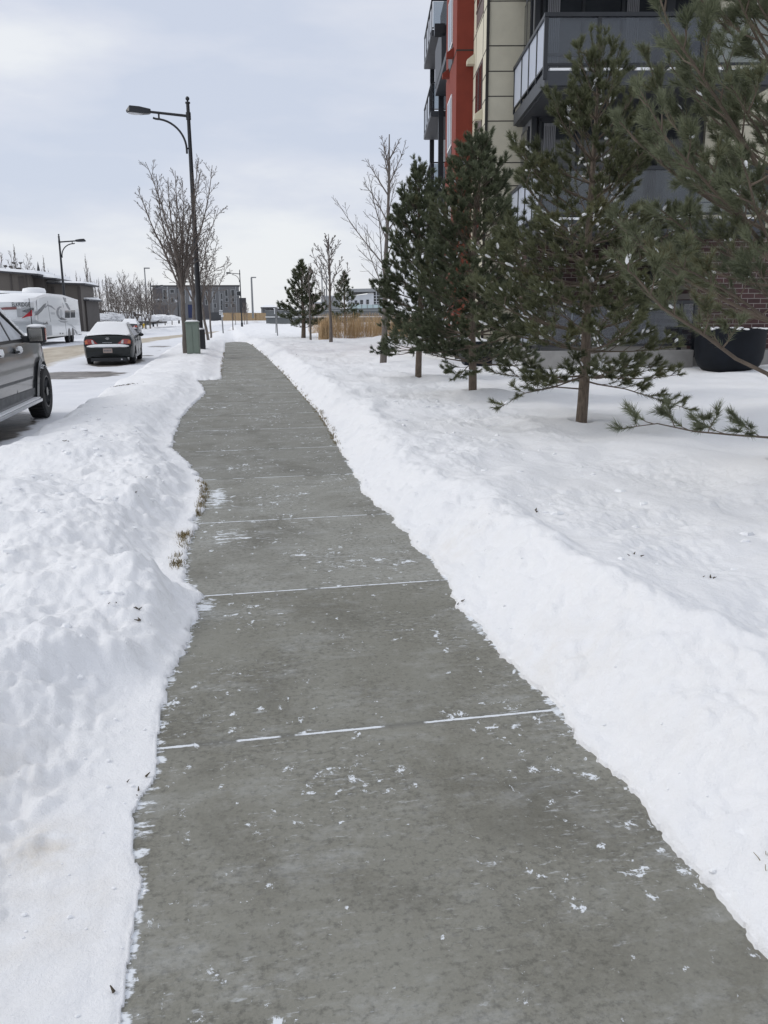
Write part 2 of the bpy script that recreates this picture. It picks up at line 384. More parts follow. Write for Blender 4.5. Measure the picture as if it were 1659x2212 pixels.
# ------------------------------------------------------------------ terrain
LP = [(-.294, 0), (-.294, 1.6), (-.294, 1.663), (-.299, 1.981), (-.29, 2.166), (-.335, 2.3), (-.35, 2.5), (-.296, 2.802), (-.318, 3.122), (-.311, 3.37), (-.271, 3.701), (-.237, 3.889), (-.215, 4.231), (-.201, 4.596), (-.31, 5.052), (-.314, 5.927), (-.256, 6.785), (-.247, 7.512), (-.339, 8.304), (-.539, 9.289), (-.691, 9.959), (-.73, 11.096), (-.72, 13.06), (-.60, 15.021), (-.47, 16.684), (-.56, 18.247), (-.72, 19.8), (-.72, 19.95), (-.2, 20.0), (-.199, 25.049), (-.154, 33.435), (-.134, 44.5), (.3, 46.0)]
RP = [(1.227, 0), (1.227, 1.579), (1.225, 1.87), (1.226, 2.197), (1.213, 2.513), (1.195, 2.83), (1.195, 3.167), (1.16, 3.501), (1.14, 3.895), (1.188, 4.656), (1.178, 5.377), (1.151, 6.252), (1.095, 7.032), (1.128, 8.108), (1.162, 9.064), (1.26, 11.073), (1.31, 12.876), (1.309, 16.234), (1.326, 19.584), (1.295, 23.61), (1.249, 29.639), (1.095, 37.189), (.90, 44.5), (.5, 46.0)]
def dens(P, st=.02):
    P = np.array(P); out = []
    for a, b in zip(P[:-1], P[1:]):
        L = np.hypot(*(b-a)); n = max(1, int(L/ (st if a[1] < 9 else .12)))
        out.append(a+(b-a)*np.linspace(0, 1, n, endpoint=False)[:, None])
    return np.vstack(out+[P[-1:]])
LPd, RPd = dens(LP), dens(RP)
def pdist(x, y, P, side):
    """signed distance outwards from the cleared strip; side -1 left, +1 right"""
    Px = np.interp(y, P[:, 1], P[:, 0]); d0 = (x-Px)*side
    out = d0.copy(); sel = np.where((np.abs(d0) < 1.6) & (y > .3) & (y < 47))[0]
    for s in range(0, len(sel), 20000):
        ii = sel[s:s+20000]; yl, yh = y[ii].min(), y[ii].max()
        Q = P[(P[:, 1] > yl-1.5) & (P[:, 1] < yh+1.5)]
        dm = np.full(len(ii), 9.)
        for k in range(0, len(Q), 400):
            q = Q[k:k+400]; dm = np.minimum(dm, np.sqrt(((x[ii, None]-q[None, :, 0])**2+(y[ii, None]-q[None, :, 1])**2).min(1)))
        out[ii] = dm*np.sign(d0[ii])
    return out
CURB = np.array([(-2.8, -20), (-2.8, 45), (-2.5, 60), (-1.6, 80), (.2, 110), (3., 140), (40, 300)])
LCURB = np.array([(-11.6, -20), (-11.6, 60), (-11.0, 80), (-8.5, 110), (-5., 140), (25, 300)])
def terrain(x, y):
    base = zg(y)
    dl = pdist(x, y, LPd, -1); dr = pdist(x, y, RPd, 1)
    near = np.exp(-np.maximum(y-3, 0)/18)
    en = fbm(x*3.2, y*3.2, 4, 5)*.05+fbm(x*11, y*22, 3, 9)*.018
    dl = dl+en*np.interp(y, [0, 2.3, 2.6, 3.1, 3.5, 50], [.12, .12, .35, .3, 1, 1])-.012*near; dr = dr+en*.8+fbm(x*2, y*2, 3, 31)*.02
    # left bank
    Yk = [0, 2, 3.2, 3.6, 4.6, 5, 7.6, 8.6, 12, 19, 21, 46]
    w0 = np.interp(y, Yk, [.20, .20, .16, .0, .0, .16, .08, .0, .0, .0, .02, .05])
    w1 = np.interp(y, Yk, [.75, .75, .7, .4, .4, .42, .42, .55, .6, .6, .6, .6])
    hm = np.interp(y, Yk, [.25, .26, .25, .24, .23, .22, .21, .21, .19, .15, .14, .12])
    lump = fbm(x*1.5, y*1.2, 4, 21)*.075+np.abs(fbm(x*3.3, y*2.6, 4, 33, .6))*.05+np.abs(fbm(x*9, y*8, 3, 41))*.014*ss(fbm(x*1.1, y*.9, 2, 47)*2+.5)
    lump2 = fbm(x*.8, y*.6, 3, 51)*.14
    k = ss((dl-w0)/w1)
    far = np.interp(y, [0, 7, 12, 40], [1, 1, .45, .3]); smooth_c = np.interp(-x, [.9, 1.8], [1, .6])
    l = np.interp(y, [2.9, 3.6], [.009, .022])*ss(dl/.03)+hm*k+(lump-.03)*far*smooth_c*ss((dl-.03)/.35)+lump2*far*ss(dl/.8)*.8
    l = l-.15*ss((dl-.9)/1.3)*np.interp(y, [0, 4, 9], [.35, .6, 1])
    l = np.maximum(l, .007+.006*fbm(x*7, y*7, 2, 3))
    cb = np.interp(y, CURB[:, 1], CURB[:, 0]); dc = x-cb+fbm(x*1.2, y*1.2, 3, 61)*.12
    kc = ss((dc+.05)/.55); l = l*(.35+.65*kc)*kc+(-.42)*(1-kc)
    # right bank and lawn
    hm2 = np.interp(y, [0, 3, 5, 9, 16, 30, 46], [.32, .29, .26, .24, .23, .22, .21])
    wd = np.interp(y, [0, 3, 6, 12, 46], [.62, .55, .5, .5, .6])
    r = .022*ss(dr/.03)+hm2*np.clip(dr/wd, 0, 1)**.8*.35+hm2*ss(dr/wd)*.65
    r = r-(hm2-.20)*ss((dr-wd-.25)/np.interp(y, [0, 5, 8], [.45, .6, 1.3]))
    steep = ss(dr/.1)*(1-ss((dr-wd)/.3))
    r = r+steep*(fbm(x*3, y*2.4, 3, 71)*.035+np.abs(fbm(x*7, y*5, 3, 73))*.018)
    tr = ss((dr-.5)/.35)*(1-ss((dr-2.3+.3*fbm(x*.3, y*.5, 2, 90))/.7))          # trampled strip
    r = r+tr*(fbm(x*1.6, y*1.6, 3, 81)*.04+np.abs(fbm(x*4.3, y*4.0, 4, 83, .6))*.026*ss(fbm(x*.9, y*.7, 2, 86)*2+.6)-.02)
    far_lawn = ss((dr-2)/1.5)
    r = r+far_lawn*(fbm(x*.35, y*.35, 3, 91)*.10+fbm(x*1.3, y*1.3, 2, 92)*.025)
    r = r+ss((dr-.3)/.5)*fbm(x*.9, y*.7, 2, 95)*.05
    ridge = np.exp(-((dr-.62-.15*np.sin(y*1.1))/.13)**2)*np.interp(y, [0, 2, 4, 8, 46], [.05, .05, .045, .02, 0]); r = r+ridge
    r = np.maximum(r, .014)
    for tx, ty in PINE_XY:                                                    # mounds and wells round the trunks
        q = np.hypot(x-tx, y-ty); r = r+.09*np.exp(-(q/.55)**2)*ss((q-.05)/.12)
    mid = .5*(np.interp(y, LPd[:, 1], LPd[:, 0])+np.interp(y, RPd[:, 1], RPd[:, 0]))
    z = np.where(x < mid, l, r)
    ins = (dl < 0) & (dr < 0) & (y < 46)
    z = np.where(ins, -.05, z)
    z = np.where(y > 46, np.where(x < mid, l, r), z)
    # road gap and far verge
    lc = np.interp(y, LCURB[:, 1], LCURB[:, 0]); dv = lc-x+fbm(x*.8, y*.8, 2, 101)*.3
    kv = ss(dv/.8); verge = .12+fbm(x*.5, y*.5, 3, 103)*.12+np.abs(fbm(x*1.7, y*1.7, 2, 104))*.08
    z = np.where(x < .5*(cb+lc), -.42*(1-kv)+verge*kv, z)
    # patio clearing and rise to the building
    return base+z
PINE_XY = [(3.617, 16.3), (3.709, 12.95), (4.065, 9.485), (4.32, 6.0)]
ang = np.concatenate([np.linspace(-85, -26, 40, endpoint=False), np.arange(-26, 42, .085), np.linspace(42, 85, 30)])
rr = [3.4]
while rr[-1] < 330: rr.append(rr[-1]*(1.0034 if rr[-1] < 14 else (1.006 if rr[-1] < 40 else 1.015)))
rr = np.array(rr); A, RR_ = np.meshgrid(np.radians(ang), rr)
gx_, gy_ = (RR_*np.sin(A)).ravel(), (RR_*np.cos(A)-2.6).ravel()
gz_ = terrain(gx_, gy_)
nR, nA = A.shape; ii = np.arange(nR*nA).reshape(nR, nA)
quad = np.stack([ii[:-1, :-1], ii[:-1, 1:], ii[1:, 1:], ii[1:, :-1]], -1).reshape(-1, 4)[:, ::-1]
stain = np.zeros(len(gx_))
for sx_, sy_, sr_, sa_ in [(-.62, 2.35, .13, .75), (-.85, 2.75, .22, .3), (-.55, 2.05, .25, .28), (-.30, 5.9, .25, .3), (1.35, 3.2, .3, .22), (1.6, 2.5, .4, .12), (1.3, 5, .3, .2)]:
    stain = np.maximum(stain, sa_*np.exp(-((gx_-sx_)**2+(gy_-sy_)**2)/sr_**2))
big('snow_ground', np.stack([gx_, gy_, gz_], 1), quad, MT['snow'], smooth=True, attrs={'stain': stain})['kind'] = 'structure'
def gh(x, y): return float(terrain(np.array([float(x)]), np.array([float(y)]))[0])
m = MB(); m.add([(-4000, -400, -2.6), (4000, -400, -2.6), (4000, 4500, -2.6), (-4000, 4500, -2.6)], [(0, 1, 2, 3)])
m.build('ground', 'csnow', fix=False)['kind'] = 'structure'
# sidewalk sheet
xs = np.concatenate([[-2.2], np.arange(-1.2, 2.1, .05)]); ys = np.concatenate([np.arange(-2, 10, .06), np.arange(10, 46.6, .3)])
XX, YY = np.meshgrid(xs, ys); x_, y_ = XX.ravel(), YY.ravel()
el = pdist(x_, y_, LPd, -1); er = pdist(x_, y_, RPd, 1)
edge = np.maximum(np.exp(-np.maximum(-el, 0)/np.where(y_ < 4, .018, .05)), np.exp(-np.maximum(-er, 0)/.035))*.66
edge = np.maximum(edge, .62*np.exp(-((x_+.05)**2/.10+(y_-5.9)**2/.25))*1.0)
edge = np.maximum(edge, .75*np.exp(-((x_+.15)**2/.02+(y_-7.2)**2/.6)))
edge = np.maximum(edge, .72*np.exp(-((x_+.2)**2/.03+(y_-4.45)**2/.05)))
edge = np.where((x_ < -.285) & (y_ < 8), np.maximum(edge, .55), edge)
nY, nX = XX.shape; ii = np.arange(nY*nX).reshape(nY, nX)
q4 = np.stack([ii[:-1, :-1], ii[:-1, 1:], ii[1:, 1:], ii[1:, :-1]], -1).reshape(-1, 4)
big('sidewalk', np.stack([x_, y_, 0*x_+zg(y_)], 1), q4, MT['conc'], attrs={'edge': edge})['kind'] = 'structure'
# road sheet
ys = np.concatenate([np.arange(-12, 70, .35), np.arange(70, 300, 2.)]); ts = np.linspace(0, 1, 70)
SC = np.array([(-7.4, -20), (-7.4, 30), (-7.3, 38), (-6.9, 46), (-6.0, 57), (-4.6, 73), (-2.6, 92), (1.5, 125), (15, 200)])
SW = np.array([(2.4, -20), (2.4, 30), (2.5, 46), (1.9, 57), (1.6, 73), (1.5, 92), (1.5, 300)])
YY, TT = np.meshgrid(ys, ts, indexing='ij')
a_ = np.interp(YY, LCURB[:, 1], LCURB[:, 0])-1.2; b_ = np.interp(YY, CURB[:, 1], CURB[:, 0])+.6
XX = a_+(b_-a_)*TT; x_, y_ = XX.ravel(), YY.ravel()
sand = 1-np.abs(x_-np.interp(y_, SC[:, 1], SC[:, 0]))/np.interp(y_, SW[:, 1], SW[:, 0]); sand = np.clip(sand*1.6, -.6, 1)
bare = np.full(len(x_), -.6)
for bx, by, rx, ry, am in [(-3.8, 13, 1.0, 3.2, 1.4), (-4.2, 24.6, 1.7, 1.9, 1.25), (-3.75, 30.6, 1.0, 2.9, 1.5), (-3.2, 34.3, .5, .8, 1.1), (-3.4, 44.5, .9, 2.2, .75), (-3.0, 39, .3, 1, .55)]:
    bare = np.maximum(bare, -.6+(am+.6)*np.exp(-(((x_-bx)/rx)**2+((y_-by)/ry)**2)**1.5))
z_ = zg(y_)-.15+fbm(x_*.5, y_*.2, 3, 7)*.02
nY, nX = XX.shape; ii = np.arange(nY*nX).reshape(nY, nX)
q4 = np.stack([ii[:-1, :-1], ii[:-1, 1:], ii[1:, 1:], ii[1:, :-1]], -1).reshape(-1, 4)
big('road', np.stack([x_, y_, z_], 1), q4, MT['road'], smooth=True, attrs={'sand': sand, 'bare': bare})['kind'] = 'structure'
#@@PART2
# ------------------------------------------------------------------ the apartment building on the right (local axes: u across, v away, turned 9.5 degrees)
BA = R(9.5); U0, V0 = 6.0, 24.0
def UV(u, v, z=0.): return (u*math.cos(BA)+v*math.sin(BA), -u*math.sin(BA)+v*math.cos(BA), z)
OFF = (U0, V0, 0)
apt = thing('apartment_building', 'tall apartment block beside the sidewalk, red stucco corner, cream panels, brick base and glass balconies', 'building', UV(U0, V0), -BA)
def P(mb, name, m, parent=apt, **k): return mb.build(name, m, parent, off=OFF if parent is apt else (0, 0, 0), **k)
TOP = 15.4
P(MB().box(3.0, 9, 24, 27.3, .15, TOP), 'cream_wall', 'beige')
P(MB().box(2.5, 9, 27.3, 31.0, .66, TOP+.5), 'red_wall', 'red', bevel=.01)
P(MB().box(2.62, 9, 27.45, 30.8, -.2, .655), 'plinth', 'brick')
P(MB().box(3.4, 9, 31.0, 46, -.2, TOP), 'grey_wall', 'grey_siding')
P(MB().box(3.95, 16, 22.7, 23.995, 3.1, TOP), 'grey_wall', 'grey_siding')
P(MB().box(8.25, 16, 22.55, 22.697, 3.45, TOP), 'cream_wall', 'beige')
P(MB().box(3.93, 16, 22.68, 23.99, -.2, 3.097), 'brick_wall', 'brick')
P(MB().box(7.35, 10.4, 20.3, 22.67, -.2, 3.05), 'brick_pier', 'brick')
j = MB()
for z in (9.126, 8.093, 7.495, 6.9, 6.303, 5.284, 4.708, 4.126, 2.9, 2.3, 10.1, 11.1, 12.2, 13.2):
    j.box(2.994, 3.95, 23.994, 24.01, z-.012, z+.012); j.box(2.994, 3.0, 24.0, 27.3, z-.012, z+.012)
for v in (25.0, 26.62): j.box(2.993, 3.0, v-.012, v+.012, .2, TOP)
j.box(2.96, 3.03, 23.96, 24.03, .2, TOP)
P(j, 'panel_joint', 'joint')
j = MB()
for z in (4.1, 4.9, 5.9, 7.1, 8.3, 9.3, 10.3): j.box(8.25, 16, 22.543, 22.552, z-.012, z+.012)
for u in (9.9, 11.6): j.box(u-.012, u+.012, 22.542, 22.552, 3.45, TOP)
P(j, 'panel_joint', 'joint')
j = MB(); j.box(2.492, 2.51, 27.292, 31, 8.86, 8.90); j.box(2.5, 3.0, 27.29, 27.31, 8.86, 8.90); j.box(2.492, 2.51, 27.292, 31, 5.80, 5.84); j.box(2.5, 3.0, 27.29, 27.31, 5.8, 5.84)
P(j, 'panel_joint', 'joint')
for z0, z1 in ((9.2, 11.0), (6.32, 8.05), (3.3, 5.05), (12.2, 14)):                # brown window strips on the cream side
    f = P(MB().box(2.985, 3.01, 24.98, 26.55, z0, z1), 'window_panel', 'brown')
    w_ = MB().box(2.975, 2.99, 25.05, 26.48, z0+.45, z1-.08); g_ = w_.build('pane', 'glass', f, off=OFF)
    w_ = MB(); w_.box(2.965, 2.99, 25.72, 25.78, z0+.4, z1-.05); w_.box(2.965, 2.99, 25.0, 26.53, z0+.38, z0+.45); w_.build('frame', 'brown', f, off=OFF)
for z0, z1 in ((9.42, 10.9), (6.5, 8.0), (3.5, 5.0), (12.4, 13.9)):                  # white framed windows on the red side
    f = P(MB().box(2.47, 2.52, 28.62, 30.0, z0, z1), 'window', 'white')
    for a, b in ((28.70, 29.27), (29.35, 29.92)): MB().box(2.46, 2.474, a, b, z0+.08, z1-.08).build('pane', 'glass', f, off=OFF)
    MB().box(2.485, 2.505, 28.6, 30.02, z0-.55, z0-.002).build('spandrel', 'fascia', f, off=OFF)
for u, v, z, m_k in ((3.0, 27.1, 8.45, 'beige'), (3.0, 25.0, 6.55, 'beige'), (3.0, 26.9, 5.4, 'beige'), (2.5, 28.3, 8.95, 'red'), (2.5, 29.8, 8.75, 'red'), (2.5, 28.5, 5.9, 'red')):
    P(MB().prism([(u, z+.26), (u-.22, z+.10), (u-.22, z-.02), (u, z-.02)], v-.13, v+.13, 'y'), 'vent_hood', m_k, bevel=.008)
# window walls behind the balconies
for z in (3.45, 6.45, 9.45, 12.45):
    P(MB().box(4.0, 8.2, 22.66, 22.70, z, z+2.72), 'recess_lining', 'dgrey')
    fr = P(MB().box(4.15, 8.05, 22.60, 22.65, z+.05, z+2.6), 'glass_door', 'glass')
    k = MB()
    for u in (4.15, 5.1, 6.05, 7.0, 8.0): k.box(u-.035, u+.035, 22.55, 22.61, z+.02, z+2.62)
    k.box(4.1, 8.05, 22.55, 22.61, z+2.56, z+2.66); k.box(4.1, 8.05, 22.55, 22.61, z+.0, z+.09); k.box(4.15, 5.1, 22.55, 22.61, z+1.02, z+1.08)
    k.build('frame', 'black', fr, off=OFF)
    for u0, u1 in ((4.25, 4.55), (6.15, 6.45)):
        n = 7; k = MB()
        for i in range(n): a = u0+(u1-u0)*i/n; k.box(a, a+(u1-u0)/n*.7, 22.575, 22.597, z+.12, z+2.5)
        k.box(u0, u1, 22.58, 22.59, z+2.45, z+2.52); k.build('curtain', 'curtain', fr, off=OFF)
    s_ = P(MB().box(3.90, 3.95, 22.85, 23.85, z+.35, z+2.5), 'side_window', 'black')
    MB().box(3.885, 3.902, 22.92, 23.34, z+.42, z+2.43).build('pane', 'glass', s_, off=OFF)
    MB().box(3.885, 3.902, 23.40, 23.78, z+.42, z+2.43).build('pane', 'glass', s_, off=OFF)
P(MB().box(3.93, 4.05, 22.5, 22.62, .3, TOP), 'downpipe', 'black')
P(MB().box(6.95, 7.15, 22.1, 22.3, .3, TOP), 'column', 'black')
# near balconies: slab > rail, glass panels, snow
def balcony(zt, u0=3.67, u1=8.6, v0=19.62, v1=23.75, slab=True, snowy=True):
    if slab:
        b = P(MB().box(u0, u1, v0, v1, zt-.32, zt-.03), 'balcony', 'fascia', bevel=.01)
        k = MB()
        for i in range(9): k.box(u0+.3+i*.5, u0+.34+i*.5, v0+.2, v0+1.0, zt-.327, zt-.319)
        k.build('soffit_slot', 'white', b, off=OFF)
        MB().box(u0+.08, u1-.08, v0+.08, v1-.02, zt-.345, zt-.322).build('soffit', 'dgrey', b, off=OFF)
    else:
        b = P(MB().box(u0-.1, u1, v0-.1, v1, zt-.75, zt-.03), 'patio_kerb', 'concrete', bevel=.02)
    if snowy:
        k = MB(); n = 40
        for i in range(n):
            a = u0+.1+(u1-u0-.3)*i/n; h_ = random.choice([0, .02, .045, .05, .055, .04]) if i > 12 else .05
            if h_: k.box(a, a+(u1-u0-.3)/n+.002, v0+.005, v0+.25, zt-.028, zt-.028+h_)
        k.build('snow', 'csnow', b, off=OFF)
    posts_u = [u0, 4.78, 6.98, u1]; posts_v = [v0+.0, v0+.98, v0+1.97, v0+2.95, v1-.05]
    k = MB()
    for u in posts_u: k.box(u-.04, u+.04, v0-.03, v0+.05, zt-.2, zt+1.06)
    for v in posts_v[1:]: k.box(u0-.025, u0+.025, v-.025, v+.025, zt-.05, zt+1.06)
    k.box(u0-.05, u1+.04, v0-.05, v0+.06, zt+.99, zt+1.07); k.box(u0-.045, u0+.045, v0+.06, v1, zt+.99, zt+1.06)
    k.box(u0, u1, v0-.015, v0+.03, zt+.06, zt+.11); k.box(u0-.02, u0+.02, v0+.03, v1, zt+.05, zt+.09)
    k.build('railing', 'black', b, off=OFF)
    for a, c in zip(posts_u[:-1], posts_u[1:]): MB().box(a+.045, c-.045, v0, v0+.012, zt+.115, zt+.985).build('glass_panel', 'balglass', b, off=OFF)
    for a, c in zip(posts_v[:-1], posts_v[1:]): MB().box(u0-.006, u0+.006, a+.03, c-.03, zt+.095, zt+.985).build('glass_panel', 'frost', b, off=OFF)
for z in (3.45, 6.45, 9.45, 12.45): balcony(z)
balcony(.62, u0=3.75, u1=7.3, v0=19.75, v1=22.6, slab=False, snowy=False)
P(MB().box(7.35, 14, 19.9, 20.28, -.2, .56), 'patio_kerb', 'concrete', bevel=.02)
# far balconies beyond the red corner
for zt in (3.3, 6.27, 9.25, 12.2):
    b = P(MB().box(2.37, 3.39, 36.9, 41.8, zt-.2, zt), 'balcony', 'fascia', bevel=.01)
    MB().box(2.42, 3.35, 36.95, 41.75, zt-.215, zt-.202).build('soffit', 'soffit', b, off=OFF)
    k = MB()
    for v in (36.95, 38.15, 39.35, 40.55, 41.75): k.box(2.38, 2.42, v-.02, v+.02, zt, zt+1.06)
    k.box(3.32, 3.36, 36.93, 36.97, zt, zt+1.06)
    k.box(2.37, 2.43, 36.93, 41.78, zt+1.02, zt+1.07); k.box(2.37, 3.36, 36.93, 36.97, zt+1.02, zt+1.07); k.box(2.385, 3.36, 36.93, 36.97, zt+.05, zt+.09)
    k.build('railing', 'black', b, off=OFF)
    MB().box(2.45, 3.31, 36.945, 36.955, zt+.1, zt+1.0).build('glass_panel', 'balglass', b, off=OFF)
for v in (36.6, 42.0): P(MB().box(2.66, 2.86, v-.12, v+.12, -.3, 12.2), 'column', 'black')
P(MB().box(2.5, 3.39, 33.2, 36.45, 9.95, 11.3), 'balcony_screen', 'fascia', bevel=.02)
P(MB().prism([(33.1, 11.3), (33.4, 11.3), (33.4, 11.0), (33.25, 10.9), (33.1, 11.0)], 2.25, 2.62), 'gutter_end', 'black')
P(MB().box(2.52, 3.39, 31.02, 36.5, 9.7, 9.94), 'balcony_floor', 'fascia')
# things on and near the patio
def smooth_ground(u, v): p = UV(u, v); return gh(p[0], p[1])
ux, vx = 7.75, 18.8; gz0 = smooth_ground(ux, vx)
pl = MB(); pl.lathe([(.42, -.02), (.55, .03), (.64, .12), (.70, .28), (.725, .5), (.73, .84), (.745, .86), (.745, .90), (.70, .905), (.69, .80)], 48)
o = pl.build('planter', 'planter', smooth=True); o.location = UV(ux, vx, gz0-.02)
tag(o, 'big round black planter standing in the snow before the brick pier', 'planter')
k = MB()
for i in range(26):
    a = i/26*6.283; r_ = .66; h_ = .014+.012*random.random()
    if random.random() < .6: k.ell((r_*math.cos(a)*1.08, r_*math.sin(a)*1.08, .905), (.07, .07, h_), 8, 4)
k.lathe([(.3, .80), (.68, .80), (.5, .84), (.01, .86)], 24); k.build('snow', 'csnow', o, smooth=True)
o = MB().box(-.33, .33, -1.3, 1.3, 0, .62).build('planter', 'planter', bevel=.025); o.location = UV(2.5, 21.9, smooth_ground(2.5, 20.6)-.04); o.rotation_euler = (0, 0, -BA)
tag(o, 'long low dark grey box planter half hidden by the pine trunks at the cream corner', 'planter')
k = MB(); k.box(-.29, .29, -1.26, 1.26, .58, .64); k.build('snow', 'csnow', o, bevel=.02)
ch = thing('folded_chair', 'folded white framed chair with blue fabric on the ground floor patio', 'chair', UV(4.9, 21.0, .6), -BA)
MB().tube([(-.12, 0, 0), (-.10, .05, 1.0), (.12, .05, 1.02)], .014, 6).tube([(.1, -.08, 0), (.1, .1, .95)], .014, 6).build('frame', 'white', ch)
MB().box(-.07, .11, -.01, .03, .25, .98).build('fabric', 'navy', ch, bevel=.01)
for u, v, lab in ((5.6, 22.1, 'small dark table on the upper glass balcony'),):
    t = thing('patio_table', lab, 'table', UV(7.1, 20.6, 6.44), -BA)
    MB().lathe([(.36, .68), (.36, .71)], 20).build('tabletop', 'black', t)
    MB().tube([(-.2, -.2, 0), (.15, .15, .68)], .015, 6).tube([(.2, -.2, 0), (-.15, .15, .68)], .015, 6).tube([(-.2, .2, 0), (.15, -.15, .68)], .015, 6).build('legs', 'black', t)

# ------------------------------------------------------------------ trees
def unit(v): return v/np.maximum(np.linalg.norm(v, axis=-1, keepdims=True), 1e-9)
def needles(P0, D, L, cnt, nl, wd, tint, rng):
    n = len(P0); idx = np.repeat(np.arange(n), cnt); m = len(idx)
    D = unit(np.asarray(D)); P0 = np.asarray(P0); L = np.asarray(L); tint = np.asarray(tint)
    t = rng.random(m); D_ = D[idx]
    r = unit(rng.normal(size=(m, 3))); pr = unit(r-D_*(r*D_).sum(1, keepdims=True))
    th = np.radians(rng.uniform(22, 62, m))*(1-.45*t)
    d = D_*np.cos(th)[:, None]+pr*np.sin(th)[:, None]; d[:, 2] += .06; d = unit(d)
    b = P0[idx]+D_*(L[idx]*t)[:, None]
    s = unit(np.cross(d, unit(rng.normal(size=(m, 3)))))*(wd*.5)
    tip = b+d*(nl*rng.uniform(.75, 1.1, m))[:, None]
    V = np.stack([b-s, b+s, tip], 1).reshape(-1, 3); Fc = np.arange(3*m).reshape(-1, 3)
    return V, Fc, np.repeat(np.clip(tint[idx]+rng.normal(0, .13, m), 0, 1), 3)
class Pine:
    def __init__(s, seed): s.r = random.Random(seed); s.rng = np.random.default_rng(seed); s.P = []; s.D = []; s.L = []; s.T = []; s.tw = MB(); s.sn = MB()
    def shoot(s, p, d, L, tint): s.P.append(tuple(p)); s.D.append(tuple(d)); s.L.append(L); s.T.append(tint)
    def snow(s, p, d, L):
        p = Vector(p); d = Vector(d).normalized()
        if abs(d.z) > .75: return
        a = d; b = a.cross(Vector((0, 0, 1))).normalized(); c = b.cross(a).normalized()
        for q in range(s.r.choice((1, 2, 2, 3))):
            tmp = MB(); k = s.r.uniform(.5, 1.25)*s.ss; tmp.ell((0, 0, 0), (.026*k*s.r.uniform(.8, 1.7), .017*k, .013*k), 6, 4, .3)
            ctr = p+d*L*s.r.uniform(0, 1)+Vector((s.r.gauss(0, .008), s.r.gauss(0, .008), .014*s.ss)); s.sn.add([ctr+a*v[0]+b*v[1]+Vector((0, 0, 1))*v[2] for v in tmp.v], tmp.f)
    def twig(s, pts, r0, tint, start=.35, step=.11, psnow=.1, sub=True):
        """pts: list of Vectors; needles on the outer part"""
        s.tw.tube(pts, [r0*(1-.75*i/(len(pts)-1)) for i in range(len(pts))], s.nt)
        seg = [(pts[i+1]-pts[i]) for i in range(len(pts)-1)]; tot = sum(q.length for q in seg); acc = 0.
        for i, q in enumerate(seg):
            L = q.length; n = max(1, int(round(L/step)))
            for k in range(n):
                f = (acc+L*k/n)/tot
                if f >= start and s.r.random() < s.fill:
                    s.shoot(pts[i]+q*(k/n), q.normalized(), L/n, tint)
                    if s.r.random() < psnow: s.snow(pts[i]+q*(k/n), q, L/n*1.1)
            acc += L
        e = seg[-1].normalized()
        for k in range(s.fan):                                     # cluster of buds at the tip
            d = (e+Vector((s.r.uniform(-1, 1), s.r.uniform(-1, 1), s.r.uniform(-.1, .8)))*.75).normalized()
            s.shoot(pts[-1], d, s.r.uniform(.04, .09)*s.sl, min(1, tint+.1))
    def branch(s, pts, r0, tint, t0=.25, sp=.11, tl=1., psnow=.1, start=.55, droop=0.):
        pts = [Vector([float(c) for c in p]) for p in pts]
        cum = [0.]
        for a, b in zip(pts[:-1], pts[1:]): cum.append(cum[-1]+(b-a).length)
        T = cum[-1]
        s.twig(pts, r0, tint, start, .12, psnow)
        d = T*t0; side = s.r.choice((-1, 1))
        while d < T*.97:
            i = max(k for k in range(len(cum)) if cum[k] <= d); i = min(i, len(pts)-2)
            f = (d-cum[i])/(cum[i+1]-cum[i]); p = pts[i].lerp(pts[i+1], f); tan = (pts[i+1]-pts[i]).normalized()
            lat = tan.cross(Vector((0, 0, 1)));
            if lat.length < .2: lat = Vector((s.r.uniform(-1, 1), s.r.uniform(-1, 1), 0))
            lat = lat.normalized()*side; side = -side
            an = R(s.r.uniform(38, 62)); up_ = s.r.uniform(-.12, .4)-droop
            dr = (tan*math.cos(an)+lat*math.sin(an)+Vector((0, 0, up_))).normalized()
            L = (.14+.42*(1-d/T))*min(T, 1.3)*tl*s.r.uniform(.7, 1.25)
            q = [p]; dd = dr.copy(); n = 3
            for k in range(n):
                dd = (dd+Vector((0, 0, .16))+Vector((s.r.gauss(0, .1), s.r.gauss(0, .1), s.r.gauss(0, .07)))).normalized(); q.append(q[-1]+dd*L/n)
            tt = min(1, max(0, tint+s.r.gauss(0, .1)))
            s.twig(q, r0*.4, tt, .25, .11, psnow)
            if L > .2:
                for k in range(2 if L < .38 else 4):
                    b = q[1].lerp(q[2], s.r.random()); d2 = (dr+lat*s.r.uniform(-1, .6)*.9+tan*.5+Vector((0, 0, s.r.uniform(-.1, .5)))).normalized()
                    e1 = b+d2*L*s.r.uniform(.25, .45); s.twig([b, b.lerp(e1, .5)+Vector((0, 0, .01)), e1], r0*.22, tt, .15, .1, psnow)
            d += sp*s.r.uniform(.7, 1.3)
